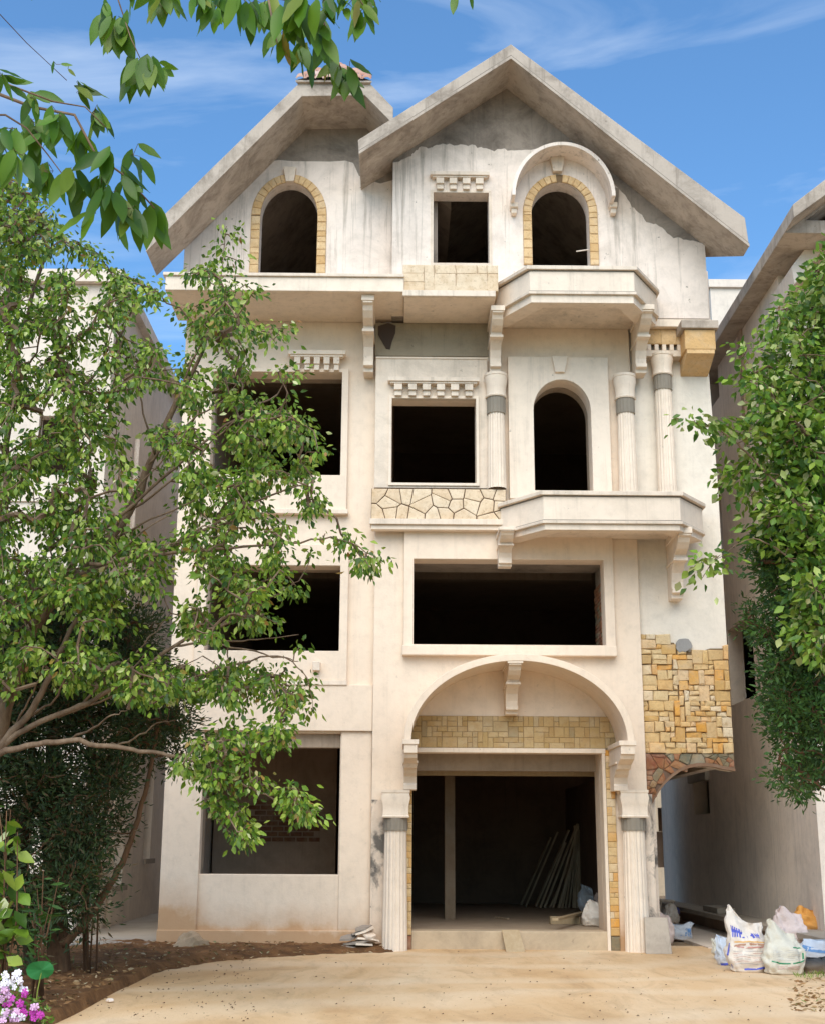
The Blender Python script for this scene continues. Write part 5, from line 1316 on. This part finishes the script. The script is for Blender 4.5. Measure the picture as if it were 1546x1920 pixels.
def hanging(label, twigs, leaf_px, D, seed):
    rnd = random.Random(seed); np.random.seed(seed)
    base = W(*twigs[0][0][0], D); root = thing('overhanging_branch', base, label, 'branch', None)
    tb = M()
    for path, r_ in twigs: tb.tube([W(x, y, D+rnd.uniform(-.05, .05)) for x, y in path], [r_*(1-.6*i/(len(path)-1)) for i in range(len(path))], 6)
    tb.build('twig', m_bark, root, smooth=True)
    st = M()
    for (x, y, n, ln, spread, lean) in leaf_px:
        n = n+2 if n > 2 else n
        c0_ = W(x, y, D+rnd.uniform(-.15, .15))
        for k in range(n):
            an = lean + (k-(n-1)/2)/max(1, n-1)*spread*2 + rnd.uniform(-.25, .25)
            d = np.array((math.sin(an), rnd.uniform(-.45, .45), -math.cos(an)))
            p = np.array(c0_)+np.array((rnd.uniform(-.025, .025), rnd.uniform(-.04, .04), rnd.uniform(-.02, .03)))
            f = frames(d[None], spread=.55)[0]; s_ = ln/2400*D*1.3*rnd.uniform(.75, 1.15)
            st.tube([c0_, Vector(p)], .0012, 3)
            o = bpy.data.objects.new('leaf', BLM[rnd.randrange(7)]); COL.objects.link(o); o.parent = root
            o.matrix_basis = Matrix.Translation(Vector(p)-WP[root.name]) @ Matrix([list(r) for r in f]).to_4x4() @ Matrix.Scale(float(s_), 4)
    st.build('stalks', m_bark, root)['kind'] = 'stuff'
hanging('left hanging branch whose long drooping leaves reach over the tree top', [
    ([(-120, 120), (-30, 165), (60, 200), (140, 215), (180, 290), (235, 330), (290, 390)], .008), ([(-40, 215), (10, 215), (50, 240), (90, 290), (120, 330)], .005), ([(-40, 130), (20, 160), (100, 190), (160, 200), (200, 240)], .005),
    ([(-30, 250), (10, 280), (30, 330)], .004)],
    [(5, 145, 4, 45, .9, .8), (60, 185, 3, 45, .8, .4), (130, 120, 1, 20, .3, 1), (105, 120, 2, 24, .8, .8), (150, 165, 4, 50, .6, 1.0), (175, 210, 4, 62, .5, .3), (110, 215, 5, 60, .6, -.1), (60, 225, 4, 62, .6, 0), (20, 240, 4, 60, .6, -.2), (75, 255, 3, 62, .4, 0), (5, 290, 3, 60, .5, 0), (40, 290, 3, 62, .4, .1), (150, 260, 4, 66, .5, .1),
     (200, 290, 4, 58, .5, -.1), (250, 290, 3, 52, .5, .3), (235, 330, 4, 62, .5, .5), (190, 345, 4, 66, .5, -.2), (130, 330, 4, 66, .5, .0), (100, 320, 3, 60, .4, -.2), (80, 320, 3, 50, .4, .0), (210, 360, 4, 68, .5, .0), (180, 400, 2, 68, .3, -.4), (240, 390, 3, 66, .4, .1), (285, 385, 3, 70, .35, .25), (265, 350, 2, 50, .3, 0), (215, 395, 2, 70, .2, .1)], 4.6, 1)
hanging('hanging leaf cluster on a thin twig left of the sky gap', [([(200, -60), (222, 0), (245, 70), (268, 120)], .004)],
    [(196, 25, 5, 62, .35, -.1), (215, 38, 4, 60, .4, -.2), (232, 35, 3, 80, .2, .05), (255, 120, 4, 62, .35, -.2), (275, 120, 5, 66, .5, .1), (300, 128, 3, 42, .4, .4), (205, 10, 3, 40, .4, 0)], 4.3, 2)
hanging('short leaf tips hanging at the top edge above the sky', [([(250, -60), (290, -15), (310, 0)], .004), ([(60, -40), (80, -14)], .003)],
    [(300, -15, 6, 62, .5, .0), (255, -22, 4, 42, .6, -.1), (320, -12, 3, 50, .4, .3), (85, -28, 2, 38, .6, 0)], 4.4, 3)
hanging('broad fringe of leaves hanging above the left gable', [([(340, -60), (400, -30), (470, -15), (540, 0), (600, 20), (625, 90), (640, 130)], .006), ([(500, -20), (515, 60), (520, 80)], .005), ([(560, -10), (585, 60), (600, 100)], .004)],
    [(372, -15, 4, 40, .5, 0), (395, 5, 4, 55, .35, 0), (425, -5, 4, 62, .3, -.1), (455, -5, 4, 60, .35, .05), (480, 0, 4, 60, .3, .1), (500, -5, 5, 62, .3, 0), (520, 70, 4, 64, .3, -.1), (535, 20, 4, 70, .3, .0), (560, 0, 5, 78, .3, 0), (580, 20, 4, 80, .3, .1), (600, -5, 4, 70, .4, .2), (595, 70, 4, 60, .4, .1), (615, 100, 4, 52, .4, -.1), (638, 128, 5, 62, .55, .1), (655, 132, 3, 60, .5, .4), (570, 80, 3, 60, .3, -.1), (630, -10, 3, 50, .4, .3)], 4.2, 4)
hanging('leaf tips hanging right of the fringe above the gable ridge', [([(640, -50), (670, -10), (688, 20)], .004)],
    [(660, 0, 3, 45, .4, -.1), (685, 15, 4, 66, .3, .0), (675, -15, 3, 50, .4, .2), (700, -5, 2, 30, .3, .2)], 4.2, 5)
hanging('two lone leaves at the top edge above the main ridge', [([(850, -50), (862, -8)], .003)],
    [(861, -10, 2, 44, .15, 0), (888, -12, 2, 24, .3, .4)], 4.2, 6)
# thin cable crossing the upper left corner
tag(M().tube([W(-20, 5, 9), W(50, 80, 9.4), W(125, 150, 10)], .004, 4).build('cable', m_barkd), 'thin wire slanting across the upper left corner of the sky', 'wire')

# ---- undergrowth and flowers, lower left
random.seed(31); np.random.seed(31)
def shrub(name, label, cat, px, py, D, hpx, wpx, n, lsz, mat, wid, droop, stems=6):
    b0 = W(px, py, D); b0.z = 0; root = thing(name, b0, label, cat)
    st = M(); P = []; Dr = []
    for s_ in range(stems):
        tx, tz = px+random.uniform(-wpx, wpx), py-hpx*random.uniform(.6, 1); tip = W(tx, tz, D+random.uniform(-.3, .3)); mid = (b0+tip)/2+Vector((random.uniform(-.08, .08), 0, .05))
        st.tube([b0+Vector((random.uniform(-.08, .08), 0, 0)), mid, tip], [.014, .010, .004], 5)
        for k in range(n//stems):
            f = random.uniform(.25, 1); q = (mid.lerp(tip, f*2-1) if f > .5 else b0.lerp(mid, f*2)); P.append(tuple(q+Vector(np.random.normal(size=3))*.05)); Dr.append((random.uniform(-1, 1), random.uniform(-1, .5), random.uniform(-droop, .6)))
    st.build('stem', m_barkd, root, smooth=True)
    P, Dr = np.array(P), np.array(Dr); sz = lsz*np.random.uniform(.6, 1.2, len(P)); Fm = frames(Dr)
    leaf_objects(P, Fm, sz, leaf_proto(mat, wid), root)
shrub('shrub', 'loose broad-leaved shrub at the left edge in front of the conifer trunks', 'shrub', 10, 1860, 12.8, 360, 60, 90, .22, m_leaf, 1.3, .9)
shrub('sapling', 'thin leafy sapling growing between the conifer trunk and the passage', 'sapling', 170, 1800, 16.5, 420, 22, 100, .10, m_leaf2, 1.0, .8, 5)
shrub('weed', 'grassy weed clump at the foot of the conifer', 'weed', 70, 1850, 13.6, 230, 45, 120, .17, m_con, .4, .1, 6)
# big round green leaf
me = bpy.data.meshes.new('leaf_plant'); vs = [(0, 0, 0)]; n = 16
for i in range(n):
    an = 2*math.pi*i/n; rr = .105*(1+.08*math.cos(2*an))*(1+.25*max(0, -math.cos(an-.2)))
    vs.append((rr*math.cos(an), -.01*math.cos(3*an), rr*.85*math.sin(an)))
me.from_pydata(vs, [], [(0, 1+i, 1+(i+1) % n) for i in range(n)]); me.materials.append(leafmat('jade_leaf', [(0, (.03, .22, .06)), (1, (.05, .28, .08))], .25))
bl = thing('lily_leaf', W(78, 1850, 12.6), 'single big round jade green leaf standing above the flowers', 'leaf')
o = link('blade', me, bl, W(78, 1819, 12.6)); o.rotation_euler = (R(15), 0, R(10))
M().tube([W(78, 1822, 12.61), W(70, 1860, 12.62), W(66, 1910, 12.65)], .005, 5).build('stalk', m_leaf, bl)
# flowering bush
fbm = thing('flower_clump', (W(20, 1890, 12.0).x, 12-DIST, 0), 'clump of white, pink and magenta flowers in the lower left corner', 'flowers')
P, Dr = [], []
for i in range(900):
    x, y = random.uniform(-40, 100), random.uniform(1825, 1940)
    if y < 1830+max(0, x-10)*.75: continue
    p = W(x, y, 12+random.uniform(-.15, .3)); P.append(tuple(p)); Dr.append((random.uniform(-1, 1), random.uniform(-1, .3), random.uniform(-.5, 1)))
P, Dr = np.array(P), np.array(Dr); sz = .05*np.random.uniform(.6, 1.3, len(P))
V, Q, _ = leaves(P, Dr, sz, .9); mesh_np('foliage', V, Q, m_leaf2, fbm, loc=P.mean(axis=0))['kind'] = 'stuff'
fl_cols = {'white': printmat('white_petal', (.80, .74, .78)), 'pink': printmat('pink_petal', (.72, .42, .62)), 'magenta': printmat('magenta_petal', (.50, .05, .36))}
FM = {}
for cname, mt in fl_cols.items():
    vs = [(0, 0, .2)]; fs = []
    for k in range(5):
        for j in range(3):
            an = 2*math.pi*(k+(j-1)*.38)/5; rr = 1 if j == 1 else .82; vs.append((rr*math.cos(an), rr*math.sin(an), .08*(j == 1)))
        b0 = 1+3*k; fs += [(0, b0, b0+1), (0, b0+1, b0+2)]
    me = bpy.data.meshes.new('flower_'+cname); me.from_pydata(vs, [], fs); me.materials.append(mt); FM[cname] = me
def flower(x, y, c, s_):
    p = W(x, y, 11.85+random.uniform(-.06, .05)); o = bpy.data.objects.new('flower', FM[c]); COL.objects.link(o); o.parent = fbm; o.location = p-WP[fbm.name]
    o.scale = (s_, s_, s_); o.rotation_euler = (R(80)+random.uniform(-.5, .5), random.uniform(-.5, .5), random.uniform(-.6, .6)); o['label'] = {'white': 'white flower', 'pink': 'pink flower', 'magenta': 'magenta flower'}[c]
for c_, spots in (('white', [(6, 1826), (16, 1832), (28, 1830), (12, 1842), (38, 1838), (30, 1850), (4, 1846), (44, 1855), (22, 1844), (36, 1828), (45, 1908), (4, 1900), (22, 1905)]), ('pink', [(4, 1860), (14, 1866), (20, 1878), (8, 1874), (10, 1900), (20, 1898), (24, 1912), (34, 1914), (4, 1914), (64, 1890), (28, 1900), (2, 1855), (16, 1858)]), ('magenta', [(20, 1873), (44, 1893), (46, 1900), (66, 1898), (72, 1905), (64, 1908), (76, 1902), (60, 1900), (44, 1862), (42, 1885), (14, 1885)])):
    for x, y in spots:
        for _ in range(2): flower(x+random.uniform(-5, 5), y+random.uniform(-4, 4), c_, random.uniform(.026, .040))
# fallen leaves and twigs on the earth
P, Dr = [], []
while len(P) < 900:
    px_, py_ = random.uniform(60, 740), random.uniform(1760, 1915)
    x, y = G(px_, py_); r_ = rim(x)
    if r_ is None or y < r_-.25 or y > -.15 or x < -8: continue
    P.append((x, y, max(.01, min(.09, (y-r_)*.16))+.02)); an = random.uniform(0, 6.28); Dr.append((math.cos(an), math.sin(an), random.uniform(-.1, .4)))
for i in range(260):
    x, y = G(random.uniform(1485, 1600), random.uniform(1838, 1900)); P.append((x, y, .015)); an = random.uniform(0, 6.28); Dr.append((math.cos(an), math.sin(an), random.uniform(-.1, .4)))
m_lit = leafmat('dead_leaf', [(0, (.14, .07, .03)), (.4, (.24, .12, .045)), (.7, (.36, .22, .10)), (.9, (.50, .38, .24)), (1, (.16, .20, .05))], .1, .8)
V, Q, _ = leaves(np.array(P), np.array(Dr), .07*np.random.uniform(.4, 1.3, len(P)), .7); mesh_np('leaf_litter', V, Q, m_lit)['kind'] = 'stuff'
# grass tuft by the sacks
P, Dr = [], []
for i in range(160):
    x, y = G(random.uniform(1490, 1546), random.uniform(1822, 1836)); P.append((x, y, .0)); Dr.append((random.uniform(-.7, .7), random.uniform(-.5, .5), 1))
V, Q, _ = leaves(np.array(P), np.array(Dr), .07*np.random.uniform(.5, 1.2, len(P)), .25); mesh_np('grass', V, Q, m_leaf2)['kind'] = 'stuff'
